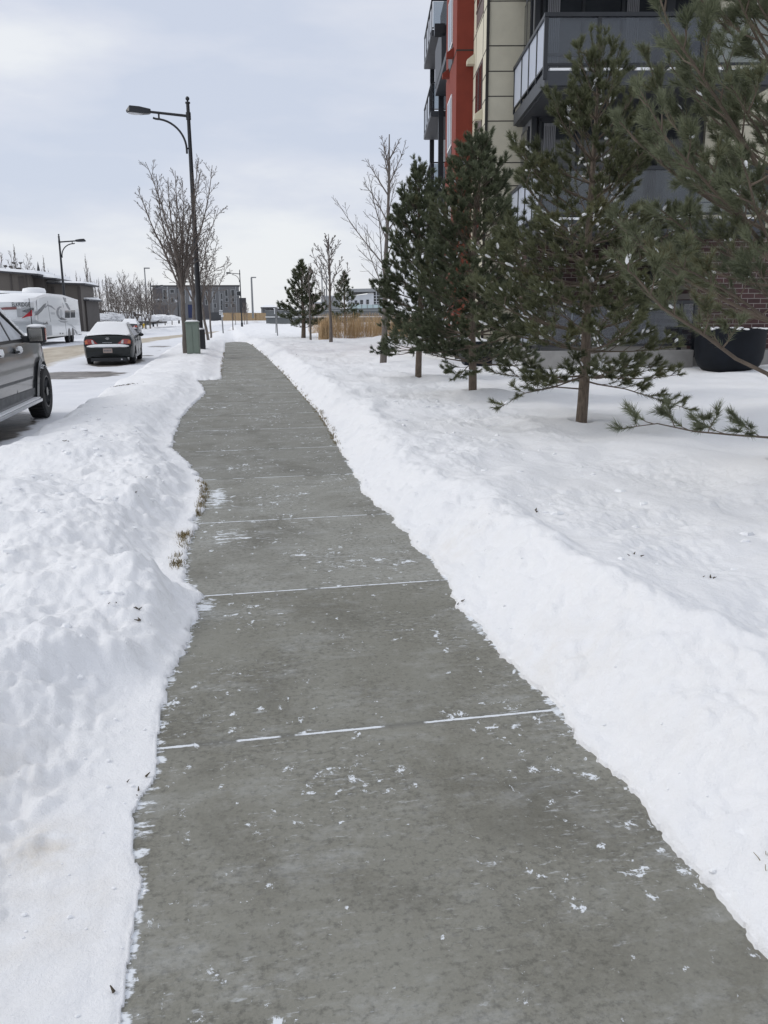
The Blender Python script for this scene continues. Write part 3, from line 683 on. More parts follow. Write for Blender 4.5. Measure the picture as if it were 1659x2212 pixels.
def pine(name, label, group, x, y, z, H_, rad, seed, mat, nl, wd, cnt, h0=.45, gap=.30, nb=6, fill=1., fan=3, sl=1., ss=1., psnow=.1, nt_=4, tr=.06, lean=(0, 0), low=8, tl=1., sp=.12, prof=.75, extra=(), leaders=3, azf=None, t0=.25, part_names=True):
    T = thing(name, label, 'tree', (x, y, z), 0, group)
    p = Pine(seed); p.fill = fill; p.fan = fan; p.sl = sl; p.ss = ss; p.nt = nt_; r = p.r
    def ax(h): return Vector((lean[0]*h/H_+.02*math.sin(h*2.1+seed), lean[1]*h/H_+.02*math.cos(h*1.7+seed), h))
    n = 14; MB().tube([ax(-.15)]+[ax(H_*i/n) for i in range(n+1)], [tr*1.12]+[tr*(1-i/n)**.8+.006 for i in range(n+1)], 12).build('trunk', 'pinebark', T, smooth=True)
    h = h0
    while h < H_*.97:
        f = (h-h0)/(H_-h0); Lm = rad*(1-f)**prof*(.7+.3*min(1, (f+.12)/.25)); k = nb if f < .8 else 4; a0 = r.uniform(0, 6.28)
        for i in range(k):
            a = a0+i*6.283/k+r.gauss(0, .22)
            if azf and not azf(a, h): continue
            L = Lm*r.uniform(.7, 1.12)+.12; e0 = R(low+58*f**1.2+r.gauss(0, 7)); bend = R(r.uniform(10, 30)+12*f)
            pts = [ax(h)]; m = max(3, int(L/.22))
            for q in range(m):
                e_ = e0+bend*(q/m)**1.5; aa = a+r.gauss(0, .06)
                pts.append(pts[-1]+Vector((math.cos(aa)*math.cos(e_), math.sin(aa)*math.cos(e_), math.sin(e_)))*(L/m))
            p.branch(pts, .005+.0075*L, r.uniform(.15, .75), t0 if L > .5 else .1, sp, tl, psnow)
        h += gap*r.uniform(.75, 1.2)*(1-.35*f)
    for i in range(leaders):                                       # candles at the top
        b = ax(H_*(.86+.13*i/max(1, leaders))); dd = Vector((r.uniform(-.35, .35), r.uniform(-.35, .35), 1)).normalized()
        e_ = b+dd*H_*r.uniform(.06, .12); p.twig([b, b.lerp(e_, .5), e_], .01, .5, 0., .09, 0)
    top = ax(H_*.93); p.twig([top, ax(H_)+Vector((0, 0, .0)), ax(H_)+Vector((0, 0, H_*.05))], .012, .5, 0., .09, 0)
    for e_ in extra:
        p.branch([Vector(q)-Vector((x, y, z)) for q in e_['pts']], e_.get('r', .02), e_.get('tint', .6), e_.get('t0', .2), e_.get('sp', .14), e_.get('tl', .8), e_.get('snow', .05), e_.get('start', .8))
    p.tw.build('branches', 'ptwig', T, smooth=True, fix=False)
    V, Fc, tn = needles(p.P, p.D, p.L, cnt, nl, wd, p.T, p.rng)
    big('foliage', V, Fc, MT[mat], T, attrs={'tint': tn})
    if p.sn.v: p.sn.build('snow', 'csnow', T, smooth=True, fix=False)['kind'] = 'stuff'
    return T, len(tn)//3
def on(x, y): return gh(x, y)-.02
tot = 0
PG = 'pines planted in a row beside the sidewalk'
T, c_ = pine('pine_tree', 'slender dark pine with upright tips, next to the bare tree, farthest of the sidewalk pines', PG, 3.617, 16.3, on(3.617, 16.35), 3.8, 1.0, 5, 'needle_a', .066, .0085, 34, h0=.62, gap=.235, nb=7, fill=.9, prof=.6, leaders=5, low=2, psnow=.05, tr=.06, ss=1.2); tot += c_
T, c_ = pine('pine_tree', 'bushy dark pine standing before the red stucco corner of the apartment block', PG, 3.709, 12.95, on(3.709, 12.99), 3.62, 1.16, 8, 'needle_a', .068, .0078, 34, h0=.52, gap=.25, nb=7, fill=.88, low=2, psnow=.10, tr=.062, ss=1., leaders=9, prof=.5); tot += c_
def b_at(l): return [tuple(atY(px, py, Y)) for px, py, Y in l]
extC = [dict(pts=[(4.07, 9.5, .72)]+b_at([(1290, 830, 9.3), (1350, 840, 9.1), (1420, 862, 8.9), (1490, 885, 8.8)]), r=.012, t0=.2, sp=.13, tl=.5, start=.5, snow=.03, tint=.5), dict(pts=[(4.07, 9.5, .95)]+b_at([(1300, 800, 9.4), (1380, 790, 9.3), (1450, 800, 9.2)]), r=.012, t0=.2, sp=.13, tl=.6, start=.4, snow=.05, tint=.4),
        dict(pts=[(4.05, 9.45, .62)]+b_at([(1200, 836, 9.3), (1130, 850, 9.1), (1080, 880, 9.0)]), r=.010, t0=.3, sp=.16, tl=.6, start=.6, snow=.02, tint=.5)]
T, c_ = pine('pine_tree', 'wide olive pine with snow clumps on its branches and a straight bare lower trunk', PG, 4.065, 9.485, on(4.065, 9.51), 4.05, 1.42, 13, 'needle_b', .066, .0062, 34, h0=.62, gap=.285, nb=6, fill=.86, sp=.135, prof=.62, extra=extC, low=-2, psnow=.24, tr=.062, ss=1., nt_=5, leaders=5); tot += c_
def b_at(l): return [tuple(atY(px, py, Y)) for px, py, Y in l]
X4, Y4 = PINE_XY[3]
z4_ = on(X4, Y4)
ext = [dict(pts=[(X4, Y4, .42)]+b_at([(1659, 945, 5.75), (1590, 940, 5.65), (1500, 932, 5.55), (1420, 915, 5.5), (1345, 925, 5.45)]), r=.010, t0=.3, sp=.15, tl=.62, start=.85, snow=0, tint=.45),
       dict(pts=[(X4, Y4, .82)]+b_at([(1659, 808, 5.8), (1590, 775, 5.7), (1510, 715, 5.6), (1430, 665, 5.5), (1375, 600, 5.45), (1330, 560, 5.4)]), r=.019, t0=.4, sp=.13, tl=.8, start=.75, snow=.06, tint=.75),
       dict(pts=[(X4, Y4, 1.35)]+b_at([(1659, 690, 5.7), (1590, 640, 5.6), (1500, 590, 5.5), (1420, 560, 5.4)]), r=.014, t0=.3, sp=.13, tl=.8, start=.6, snow=.05, tint=.8),
       dict(pts=[(X4, Y4, 1.9)]+b_at([(1659, 540, 5.7), (1600, 470, 5.6), (1540, 410, 5.5), (1440, 300, 5.4), (1380, 190, 5.4)]), r=.018, t0=.3, sp=.13, tl=.8, start=.6, snow=.08, tint=.6),
       dict(pts=[(X4, Y4, 2.5)]+b_at([(1659, 395, 5.7), (1590, 280, 5.6), (1520, 170, 5.5), (1450, 70, 5.5), (1420, -20, 5.5)]), r=.018, t0=.25, sp=.12, tl=1., start=.55, snow=.07, tint=.5),
       dict(pts=[(X4, Y4, 2.2)]+b_at([(1659, 470, 6.3), (1580, 400, 6.6), (1500, 330, 6.8), (1440, 250, 7.0), (1400, 130, 7.1)]), r=.015, t0=.25, sp=.13, tl=.9, start=.5, snow=.08, tint=.7)]
def azf(a, h): return True
T, c_ = pine('pine_tree', 'nearest pine, its trunk outside the right edge, long blue-green boughs reaching into view', PG, X4, Y4, z4_, 5.0, 1.8, 21, 'needle_c', .072,   .0042, 42, h0=1.1, gap=.37, nb=7, fill=.88, prof=.6, low=16, psnow=.10, tr=.075, ss=.75, nt_=6, extra=ext, sp=.165, tl=.9, t0=.32); tot += c_
FG = 'small pines at the far end of the lawn'
T, c_ = pine('pine_tree', 'rounded dark pine at the far lawn with a broad gap under its crown', FG, 3.72, 43.4, on(3.72, 43.4), 3.5, 1.22, 31, 'needle_a', .13, .022, 12, h0=.5, gap=.3, nb=6, fill=.85, fan=2, psnow=.02, ss=3, tr=.11, nt_=3, low=10, prof=.6, sp=.2); tot += c_
T, c_ = pine('pine_tree', 'small conical pine rising out of the dry grass before the white building', FG, 6.7, 50., on(6.7, 50.), 3.35, 1.0, 32, 'needle_a', .13, .022, 12, h0=.7, gap=.34, nb=5, fill=.85, fan=2, psnow=.02, ss=3, tr=.07, nt_=3, low=10, prof=.7, sp=.22); tot += c_
print('needles', tot)
# bare trees
def limb(mb, p, d, L, r0, lvl, prm, rg):
    n = max(3, int(L/prm['seg'])); pts = [p.copy()]; dd = d.normalized()
    for i in range(n):
        dd = (dd+Vector((rg.gauss(0, prm['wob']), rg.gauss(0, prm['wob']), rg.gauss(0, prm['wob'])+prm['up']))).normalized(); pts.append(pts[-1]+dd*L/n)
    rad = [max(prm['rmin'], r0*(1-.8*i/n)) for i in range(n+1)]
    mb.tube(pts, rad, 6 if lvl == 0 else (4 if lvl == 1 else 3), cap=False)
    if lvl >= prm['depth']: return
    k = prm['kids'][lvl]; sd = rg.uniform(0, 6.28)
    for i in range(k):
        t = prm['t0']+(.97-prm['t0'])*(i+rg.random()*.6)/k; x = t*n; j_ = min(n-1, int(x)); q = pts[j_].lerp(pts[j_+1], x-j_); tan = (pts[j_+1]-pts[j_]).normalized()
        sd += 2.4+rg.uniform(-.4, .4); a = Vector((math.cos(sd), math.sin(sd), 0)); a = (a-tan*a.dot(tan)).normalized(); an = R(rg.uniform(*prm['ang']))
        limb(mb, q, tan*math.cos(an)+a*math.sin(an), L*prm['ratio'][lvl]*(1.15-.75*t)*rg.uniform(.65, 1.2), max(prm['rmin'], rad[j_]*.55), lvl+1, prm, rg)
def bare_tree(name, label, group, x, y, z, H_, fork, nl, spread, prm, seed, tr=.07, straight=False, lean=(0, 0)):
    T = thing(name, label, 'tree', (x, y, z), 0, group); rg = random.Random(seed); mb = MB()
    top = Vector((lean[0], lean[1], fork)); hh = H_ if straight else fork
    pts = [Vector((0, 0, -.15)), Vector((0, 0, 0))]+[Vector((lean[0]*i/6+.015*math.sin(i*2+seed), lean[1]*i/6, hh*i/6)) for i in range(1, 7)]
    fr = .15 if straight else .72
    MB().tube(pts, [tr*1.15, tr*1.05]+[max(.006, tr*(1-(1-fr)*i/6)) for i in range(1, 7)], 10).build('trunk', 'bark', T, smooth=True)
    a0 = rg.uniform(0, 6.28)
    for i in range(nl):
        a = a0+i*6.283/nl*1.0+rg.gauss(0, .2); s_ = R(spread*rg.uniform(.55, 1.15))
        if straight: h = fork+(H_*.93-fork)*(i/nl)**.9; a = a0+i*2.4; L = (H_-h)*prm.get('ll', .55)*rg.uniform(.8, 1.15)+.25
        else: h = fork*rg.uniform(.93, 1.0); L = (H_-h)/math.cos(s_*.75)*rg.uniform(.78, 1.03)
        f = h/hh; p = Vector((lean[0]*f, lean[1]*f, h)); limb(mb, p, Vector((math.cos(a)*math.sin(s_), math.sin(a)*math.sin(s_), math.cos(s_))), L, tr*(.45 if not straight else .22), 0, prm, rg)
    mb.build('branches', 'twig', T, fix=False); return T
BT = dict(seg=.4, wob=.07, up=.03, rmin=.0065, depth=3, kids=(13, 6, 3), ratio=(.34, .42, .5), ang=(28, 55), t0=.16)
LG = 'young street trees along the road'
bare_tree('bare_tree', 'large bare street tree with a vase-shaped crown, standing against the green utility box', LG, -1.43, 30., on(-1.43, 30.), 6.25, 2.0, 10, 16.5, dict(BT, kids=(20, 6, 3), up=.035, rmin=.0045, wob=.05, ang=(22, 44), ratio=(.22, .42, .5)), 3, .09)
BT2 = dict(BT, kids=(9, 5, 2), rmin=.009)
g2 = gp(450, 734, .12); g3 = gp(456, 729, .12)
bare_tree('bare_tree', 'bare tree just behind the tallest street lamp, thinner than the one by the box', LG, g2[0]-.35, 37.5, on(g2[0]-.35, 37.5), 5.6, 1.9, 6, 17, BT2, 4, .08)
bare_tree('bare_tree', 'bare tree to the right of the tall lamp, slanting trunk, nearest the sidewalk end', LG, g2[0], g2[1], g2[2]-.1, 5.2, 2.0, 6, 20, BT2, 5, .075, lean=(-.25, 0))
bare_tree('bare_tree', 'thin bare tree close behind the slanting trunk, before the grey flats', LG, g3[0], g3[1], g3[2]-.1, 5.0, 2.0, 5, 19, BT2, 6, .06)
BT3 = dict(BT, kids=(5, 3, 2), rmin=.014, depth=2)
sap = [(503.5, 712), (509, 699), (528, 702), (532.5, 701), (535, 700)]
for i, (px, py) in enumerate(sap):
    q = gp(px, py, .12)
    bare_tree('sapling', ['thin staked sapling standing left of the second lamp', 'tiny far sapling before the wood fence'][min(i, 1)] if i < 2 else ['bare sapling touching the second lamp on its right', 'middle bare sapling of the three right of the second lamp', 'rightmost bare sapling of the three right of the second lamp'][i-2], LG if i < 2 else 'saplings right of the second lamp', q[0], q[1], q[2]-.1, 4.2, 1.3, 6, 22, BT3, 40+i, .06, straight=True)
for i, (px, py) in enumerate([(324, 707), (340, 706), (357, 703), (372, 702)]):
    q = gp(px, py, .1); bare_tree('bare_tree', ['bare tree before the green board fence, leftmost of the four at its right end', 'bare tree before the green board fence, second from the fence end', 'bare tree standing right at the end of the green board fence', 'lone thin bare tree between the board fence end and the far lamp'][i], 'trees along the far side of the road', q[0], q[1], q[2]-.1, 6.0+i*.2, 1.6, 5, 30, dict(BT3, kids=(8, 4, 2), rmin=.02), 50+i, .10)
BR = dict(seg=.3, wob=.06, up=.04, rmin=.0038, depth=2, kids=(9, 4, 2), ratio=(.33, .45, .5), ang=(22, 48), t0=.2, ll=.62)
RG2 = 'slender bare trees on the lawn'
bare_tree('bare_tree', 'tall slender bare tree touching the farthest sidewalk pine', RG2, 3.80, 21.3, on(3.80, 21.3), 5.35, 1.3, 17, 36, BR, 62, .085, straight=True, lean=(.2, 0))
bare_tree('bare_tree', 'medium bare tree between the two far pines', RG2, 4.1, 35., on(4.1, 35.), 4.2, 1.2, 13, 36, dict(BR, rmin=.009), 63, .075, straight=True)
q = gp(671, 733, .25); bare_tree('bare_tree', 'thin dark-stemmed young tree right beside the rounded far pine', RG2, q[0], q[1], q[2]-.05, 3.3, 1.0, 8, 30, dict(BR, rmin=.009, depth=1), 64, .05, straight=True)
# poplars and other bare trees behind the fences (left)
PO = dict(seg=.6, wob=.035, up=.06, rmin=.016, depth=1, kids=(7, 2, 2), ratio=(.3, .45, .5), ang=(12, 26), t0=.2, ll=.42)
WD = dict(seg=.6, wob=.07, up=.05, rmin=.017, depth=2, kids=(9, 5, 2), ratio=(.38, .45, .5), ang=(25, 50), t0=.15)
protoP = [bare_tree('poplar_tree', None, None, 0, 0, -50, 9, .8, 20, 12, PO, 70+i, .10, straight=True) for i in range(3)]
protoW = [bare_tree('bare_tree', None, None, 0, 0, -50, 7, 1.4, 6, 32, WD, 80+i, .14) for i in range(2)]
used = set()
def place_tree(kind, px, ytop, Y, label, group, base=8.):
    pr = (protoP if kind == 'p' else protoW)[random.randrange(3 if kind == 'p' else 2)]
    c = atY(px, ytop, Y); z0 = float(zg(Y))-.1; s_ = max(.2, (c[2]-z0)/(9.3 if kind == 'p' else 7.0))
    if id(pr) not in used: used.add(id(pr)); o = pr
    else: o = copy_tree(pr)
    for a in ('label', 'category', 'group'):
        if a in o: del o[a]
    tag(o, label, 'tree', group); o.location = (c[0], Y, z0); o.scale = (s_*.85, s_*.85, s_); o.rotation_euler = (0, 0, random.uniform(0, 6.28)); return o
PGp = 'narrow poplars behind the board fence'; PGw = 'bushy bare trees behind the board fence'
hz = [('p', 28, 520, 118, 'tallest thin poplar above the roof at the left edge', 'poplars over the town house roofs'), ('w', 10, 545, 118, 'bare bush-like tree over the roof at the far left edge', 'bare trees over the roofs'), ('w', 52, 560, 118, 'bare tree with a spreading top over the town house roof', 'bare trees over the roofs'),
      ('p', 92, 545, 118, 'poplar rising right of the pointed roof spike', 'poplars over the town house roofs'), ('p', 103, 575, 120, 'short poplar over the second roof step', 'poplars over the town house roofs')]
OR = ['leftmost', 'second', 'third', 'fourth', 'fifth', 'sixth', 'seventh', 'eighth']
for i, (px, yt) in enumerate([(140, 585), (150, 592), (163, 580), (172, 592)]): hz.append(('p', px, yt, 120, OR[i]+' from the left of four pale poplars above the trailer' if i else 'leftmost of four pale poplars above the trailer', 'poplars above the trailer'))
hz.append(('p', 183, 542, 120, 'tallest poplar of the row behind the board fence', PGp))
for i, (px, yt) in enumerate([(194, 583), (203, 600), (212, 595), (227, 586), (236, 600), (300, 598)]): hz.append(('p', px, yt, 120+random.uniform(-6, 6), 'narrow bare poplar behind the board fence, '+OR[i]+' right of the tallest one' if i else 'narrow bare poplar standing next to the tallest one behind the board fence', PGp))
for i, (px, yt) in enumerate([(218, 605), (246, 586), (255, 592), (268, 598), (280, 600), (290, 597), (308, 606), (318, 610)]): hz.append(('w', px, yt, 116+random.uniform(-6, 6), 'bushy bare tree behind the board fence, '+OR[i]+(' from the left' if i else ' of the eight'), PGw))
for a in hz: place_tree(*a)

#@@PART3
for o in protoP+protoW:
    if id(o) not in used:
        for ch in list(o.children): bpy.data.objects.remove(ch)
        bpy.data.objects.remove(o)
# ------------------------------------------------------------------ street lamps
def lamp(label, x, y, z, face=-1, Hs=8.45, snowy=False, group='black street lamps with curved brackets', s=1.):
    T = thing('street_lamp', label, 'street lamp', (x, y, z), 0, group)
    MB().tube([(0, 0, -.1), (0, 0, .9), (0, 0, Hs)], [.115*s, .105*s, .058*s], 12).build('pole', 'black', T, smooth=True)
    k = MB().box(-.16, .16, -.16, .16, -.15, .76); k.build('base_cover', 'black', T, bevel=.015)
    if snowy: MB().ell((0, 0, .77), (.17, .17, .06), 12, 6).build('snow', 'csnow', T, smooth=True)
    k = MB().lathe([(.085, Hs-.02), (.085, Hs+.03), (.03, Hs+.05), (.03, Hs+.09)], 12); k.ell((0, 0, Hs+.14), (.07, .07, .075), 10, 8); k.build('finial', 'black', T, smooth=True)
    f = face; za = Hs-.42
    a = MB().tube([(0, 0, za), (f*1.30, 0, za+.10)], [.048*s, .042*s], 8)
    a.lathe([(.085, za-.12), (.085, za+.12)], 10)
    pts = []
    for i in range(13):
        t = i/12*math.pi/2; pts.append((f*(.12+.98*(1-math.cos(t))), 0, za-1.08+.96*math.sin(t)))
    pts = [(f*.12, 0, za-1.22)]+pts+[(f*1.2, 0, za-.09)]
    a.tube(pts, .036*s, 8); a.tube([(0, 0, za-1.05), (f*.13, 0, za-1.05)], .03*s, 6); a.tube([(f*1.0, 0, za-.12), (f*1.0, 0, za+.08)], .03*s, 6)
    a.build('arm', 'black', T, smooth=True)
    x0 = f*1.26; x1 = f*2.08
    hd = MB(); sec = []
    for t, w_, zt, zb in ((0, .07, .19, .06), (.08, .11, .2, .03), (.45, .19, .25, .02), (.85, .2, .27, .05), (1, .12, .12, .075)):
        xx = x0+(x1-x0)*t; sec += [(xx, -w_*.55, za+zt), (xx, w_*.55, za+zt), (xx, w_, za+zb), (xx, -w_, za+zb)]
    fs = [(i*4+k, i*4+(k+1) % 4, (i+1)*4+(k+1) % 4, (i+1)*4+k) for i in range(4) for k in range(4)]+[(0, 1, 2, 3), (16, 17, 18, 19)]
    hd.add(sec, fs); h = hd.build('lamp_head', 'black', T, bevel=.012)
    MB().ell((x0+(x1-x0)*.62, 0, za+.045), (.27, .15, .055), 12, 6).build('lens', 'lens', h, smooth=True)
    return T
lamp('tallest black street lamp, nearest, beside the green utility box', -.985, 32.64, .10, -1, 8.42, True)
q = gp(523, 707, .12); lamp('black street lamp before the cedar fence, arm reaching left over the road', q[0], q[1], q[2]-.05, -1, 8.4, s=1.1)
q = atY(128, 507, 76); lamp('black street lamp behind the white trailer, arm pointing right', q[0]-.05, 76, q[2]-8.55, 1, 8.4, s=1.2)
q = gp(387, 700, .12); lamp('black street lamp before the grey flats, arm pointing right', q[0], q[1], q[2], 1, 8.4, s=1.4)
q = atY(325, 612, 150); lamp('farthest curved street lamp, over the right end of the board fence trees', q[0], 150, q[2]-8.5, 1, 8.4, s=1.5)
def pole(label, px, yt, Y, yb=690, head=True, rr_=.09):
    a = atY(px, yt, Y); b = atY(px+ (yb-yt)*.035*(1 if px < 829 else -1), yb, Y)
    T = thing('utility_pole', label, 'pole', (a[0], Y, b[2]), 0, 'plain tall poles far away'); h_ = a[2]-b[2]
    MB().tube([(0, 0, -.3), (0, 0, h_)], [rr_*1.3, rr_], 8).build('pole', 'galv', T)
    if head: MB().box(-.1, .9, -.14, .14, h_-.05, h_+.16).build('lamp_head', 'galv', T, bevel=.03)
pole('tall pole rising over the bare trees left of the far lamps', 312, 580, 160, 690, True, .10)
pole('plain grey pole right of the lamp by the cedar fence', 543, 600, 170, 684, True, .16)
pole('tall thin pole left of the pale brick hall', 694.8, 578, 200, 668, False, .13)
pole('short thin pole between the two far pines', 701, 624, 200, 668, False, .11)
pole('thin pole with a lamp on top left of the small conical pine', 704.7, 599, 200, 668, True, .14)
# ------------------------------------------------------------------ utility box
q = on(-1.13, 29.0)+.03
T = thing('utility_box', 'sage green utility box with two doors standing by the tallest lamp', 'utility box', (-1.13, 29.0, q-.05))
MB().box(-.21, .21, -.02, .5, 0, 1.02).build('cabinet', 'boxgreen', T, bevel=.012)
MB().box(-.185, -.012, -.035, -.018, .06, .97).build('door', 'boxgreen', T, bevel=.006); MB().box(.012, .185, -.035, -.018, .06, .97).build('door', 'boxgreen', T, bevel=.006)
MB().box(-.235, .235, -.045, .53, 1.02, 1.06).build('lid', 'boxgreen', T, bevel=.01)
MB().ell((0, .24, 1.06), (.22, .26, .05), 12, 6).build('snow', 'csnow', T, smooth=True)
# ------------------------------------------------------------------ signs, hydrant
def text(s_, size, m, parent, loc, rot=(R(90), 0, 0), name='lettering', ext=.004, sx_=1.):
    cu = bpy.data.curves.new(name, 'FONT'); cu.body = s_; cu.size = size; cu.extrude = ext; cu.align_x = 'CENTER'; cu.align_y = 'CENTER'; cu.offset = size*.012
    tmp = bpy.data.objects.new(name, cu); C.objects.link(tmp); dg = bpy.context.evaluated_depsgraph_get(); me = bpy.data.meshes.new_from_object(tmp.evaluated_get(dg))
    bpy.data.objects.remove(tmp); me.materials.clear(); me.materials.append(MT[m]); o = bpy.data.objects.new(name, me); C.objects.link(o)
    o.parent = parent; o.location = loc; o.rotation_euler = rot; o.scale = (sx_, 1, 1); return o
q = gp(482.5, 720.5, .12); Ys = q[1]
T = thing('traffic_sign', 'small white rectangular sign with black characters on a leaning post', 'sign', tuple(q))
tp = atY(477, 670, Ys)-q
MB().tube([(0, 0, -.3), (tp[0]+.05, 0, tp[2]-.05)], .05, 6).build('post', 'galv', T)
sg = MB().box(tp[0]-.14, tp[0]+.14, -.08, -.05, tp[2]-.34, tp[2]).build('sign_plate', 'signface', T); text('27', .27, 'rvdark', sg, (tp[0], -.09, tp[2]-.17))
MB().box(tp[0]+.0, tp[0]+.18, -.08, -.05, tp[2]-.52, tp[2]-.36).build('sign_plate', 'signface', T)
for (px, py), lab, w_ in (((600, 725), 'grey sign post with its sign turned away, right one of the pair by the lawn', .1), ((596, 719), 'white narrow sign on a grey post, left one of the pair by the lawn', .12)):
    q = gp(px, py, .22); tp = atY(594.5, 665, q[1])-q; T = thing('traffic_sign', lab, 'sign', tuple(q), 0, 'paired sign posts on the lawn')
    MB().tube([(0, 0, -.3), (tp[0]+.04, 0, tp[2])], .03, 6).build('post', 'galv', T)
    if px < 600: MB().box(tp[0]-.09, tp[0]+.06, -.05, -.03, tp[2]-.42, tp[2]-.03).build('sign_plate', 'signface', T)
    else: MB().box(tp[0]-.02, tp[0]+.14, .03, .05, tp[2]-.6, tp[2]+.03).build('sign_plate', 'galv', T)
q = gp(311, 708.8, .05); T = thing('fire_hydrant', 'yellow fire hydrant with a snow cap before the board fence', 'fire hydrant', tuple(q))
MB().lathe([(.16, -.1), (.16, .05), (.12, .07), (.12, .55), (.15, .57), (.15, .62), (.12, .66), (.08, .76), (.03, .8)], 12).build('barrel', 'yellow', T, smooth=True)
MB().lathe([(.07, -.24), (.07, .24)], 10, (0, 0, .48), 'x').build('outlet', 'yellow', T); MB().ell((0, 0, .82), (.13, .13, .09), 8, 5).build('snow', 'csnow', T, smooth=True)
# ------------------------------------------------------------------ vehicles
def shaped(name, prof, hw, fn, m, parent, bz, by, bevel=.03, smooth=True, seg=3):
    bm = bmesh.new(); n = len(prof)
    A_ = [bm.verts.new((-hw, y, z)) for y, z in prof]; B_ = [bm.verts.new((hw, y, z)) for y, z in prof]
    bm.faces.new(A_); bm.faces.new(B_[::-1])
    for i in range(n): bm.faces.new((A_[i], B_[i], B_[(i+1) % n], A_[(i+1) % n]))
    for z in bz: bmesh.ops.bisect_plane(bm, geom=bm.verts[:]+bm.edges[:]+bm.faces[:], plane_co=(0, 0, z), plane_no=(0, 0, 1))
    for y in by: bmesh.ops.bisect_plane(bm, geom=bm.verts[:]+bm.edges[:]+bm.faces[:], plane_co=(0, y, 0), plane_no=(0, 1, 0))
    for x in (-.5, 0, .5): bmesh.ops.bisect_plane(bm, geom=bm.verts[:]+bm.edges[:]+bm.faces[:], plane_co=(x*hw, 0, 0), plane_no=(1, 0, 0))
    for v in bm.verts: v.co = Vector(fn(v.co.x/hw, v.co.y, v.co.z))
    bmesh.ops.recalc_face_normals(bm, faces=bm.faces); me = bpy.data.meshes.new(name); bm.to_mesh(me); bm.free()
    me.materials.append(MT[m]); me.polygons.foreach_set('use_smooth', [True]*len(me.polygons)); me.set_sharp_from_angle(angle=R(34))
    o = link(bpy.data.objects.new(name, me), parent)
    if bevel: b = o.modifiers.new('bevel', 'BEVEL'); b.width = bevel; b.segments = seg; b.limit_method = 'ANGLE'; b.angle_limit = R(40)
    return o
def arch(cy, cz, r, a0=0, a1=180, n=11): return [(cy+r*math.cos(R(a0+(a1-a0)*i/(n-1))), cz+r*math.sin(R(a0+(a1-a0)*i/(n-1)))) for i in range(n)]
def wheel(parent, x, y, z, r, w_, side, spokes=7, snow=False, rimr=.62):
    t = MB(); t.lathe([(r*rimr, -w_/2), (r*.9, -w_/2), (r*.985, -w_*.38), (r, -w_*.2), (r, w_*.2), (r*.985, w_*.38), (r*.9, w_/2), (r*rimr, w_/2), (r*rimr, -w_/2+.001)], 40, (x, y, z), 'x')
    for i in range(44):                                            # tread blocks
        a = i/44*6.283; yy, zz = y+math.cos(a)*r*1.0, z+math.sin(a)*r*1.0
        t.add([(x+sx*w_*.42, yy+dy*math.cos(a)-dz*math.sin(a)*1, zz+dy*math.sin(a)+dz*math.cos(a)) for sx in (-1, 1) for dy, dz in ((-.01, -.012), (.012, -.012), (.012, .012), (-.01, .012))], [(0, 1, 2, 3), (4, 7, 6, 5), (0, 4, 5, 1), (1, 5, 6, 2), (2, 6, 7, 3), (3, 7, 4, 0)])
    W = t.build('wheel', 'tyre', parent, smooth=True)
    k = MB(); xo = x+side*w_*.30; k.lathe([(r*rimr*1.0, -.012), (r*rimr*1.0, .05), (r*rimr*.93, .05), (r*rimr*.9, -.012)] if side > 0 else [(r*rimr, .012), (r*rimr, -.05), (r*rimr*.93, -.05), (r*rimr*.9, .012)], 32, (xo, y, z), 'x')
    k.lathe([(.07, -.05), (.07, side*.05)], 16, (xo, y, z), 'x')
    for i in range(spokes):
        a = i/spokes*6.283; c_, s_ = math.cos(a), math.sin(a); k.tube([(xo, y+c_*.05, z+s_*.05), (xo+side*.02, y+c_*r*rimr*.93, z+s_*r*rimr*.93)], [.032, .024], 4)
    k.build('rim', 'rim', W, smooth=True)
    MB().lathe([(r*rimr*.9, -.01), (r*rimr*.9, .01)], 24, (x-side*w_*.1, y, z), 'x').build('brake', 'black', W)
    if snow:
        s_ = MB()
        for i in range(9): a = R(50+i*9); s_.ell((x+side*.02, y+math.cos(a)*r*1.01, z+math.sin(a)*r*1.01), (w_*.4, .045, .022), 8, 4, .2)
        s_.build('snow', 'csnow', W, smooth=True)
# pickup (local: x across from its centre line, y along the road, z from the road)
PX, PY, PZ = -4.02, 13.0, -.15
pk = thing('pickup_truck', 'grey snow-dusted pickup with a red pennant, cut off by the left edge', 'pickup truck', (PX, PY, PZ))
hw = 1.0
def pf(x, y, z):
    k = 1-.035*((z-.75)/.5)**2 if z < 1.27 else (.975-.27*(z-1.27)/.62)
    k -= .045*math.exp(-((z-1.02)/.05)**2)*0
    if y > 1.6: k -= .13*((y-1.6)/1.2)**2
    return (x*hw*k, y, z+(.03*(1-x*x) if z > 1.0 else 0))
AR = (1.83, .42)
prof = [(-3.05, .6), (-3.05, 1.27), (-1.4, 1.28), (1.15, 1.27), (1.7, 1.24), (2.35, 1.16), (2.66, 1.02), (2.74, .6), (2.66, .42)]+[(a, b) for a, b in arch(AR[0], AR[1], .52, -5, 185, 13)]+[(1.22, .34), (-1.4, .36)]+arch(-1.95, .42, .52, -5, 185, 13)+[(-2.9, .5)]
shaped('body', prof, hw, pf, 'paintgrey', pk, (.6, .75, .9, 1.0, 1.1, 1.2), (-1.3, -.5, .3, 1.1, 1.6, 2.0, 2.4), bevel=.03)
cabp = [(-1.35, 1.27), (-1.28, 1.8), (-1.0, 1.88), (-.1, 1.86), (.2, 1.76), (1.12, 1.28)]
shaped('cab', cabp, hw, pf, 'paintgrey', pk, (1.4, 1.6, 1.75), (-.6, 0), bevel=.035)
def side_x(y, z): return pf(1, y, z)[0]
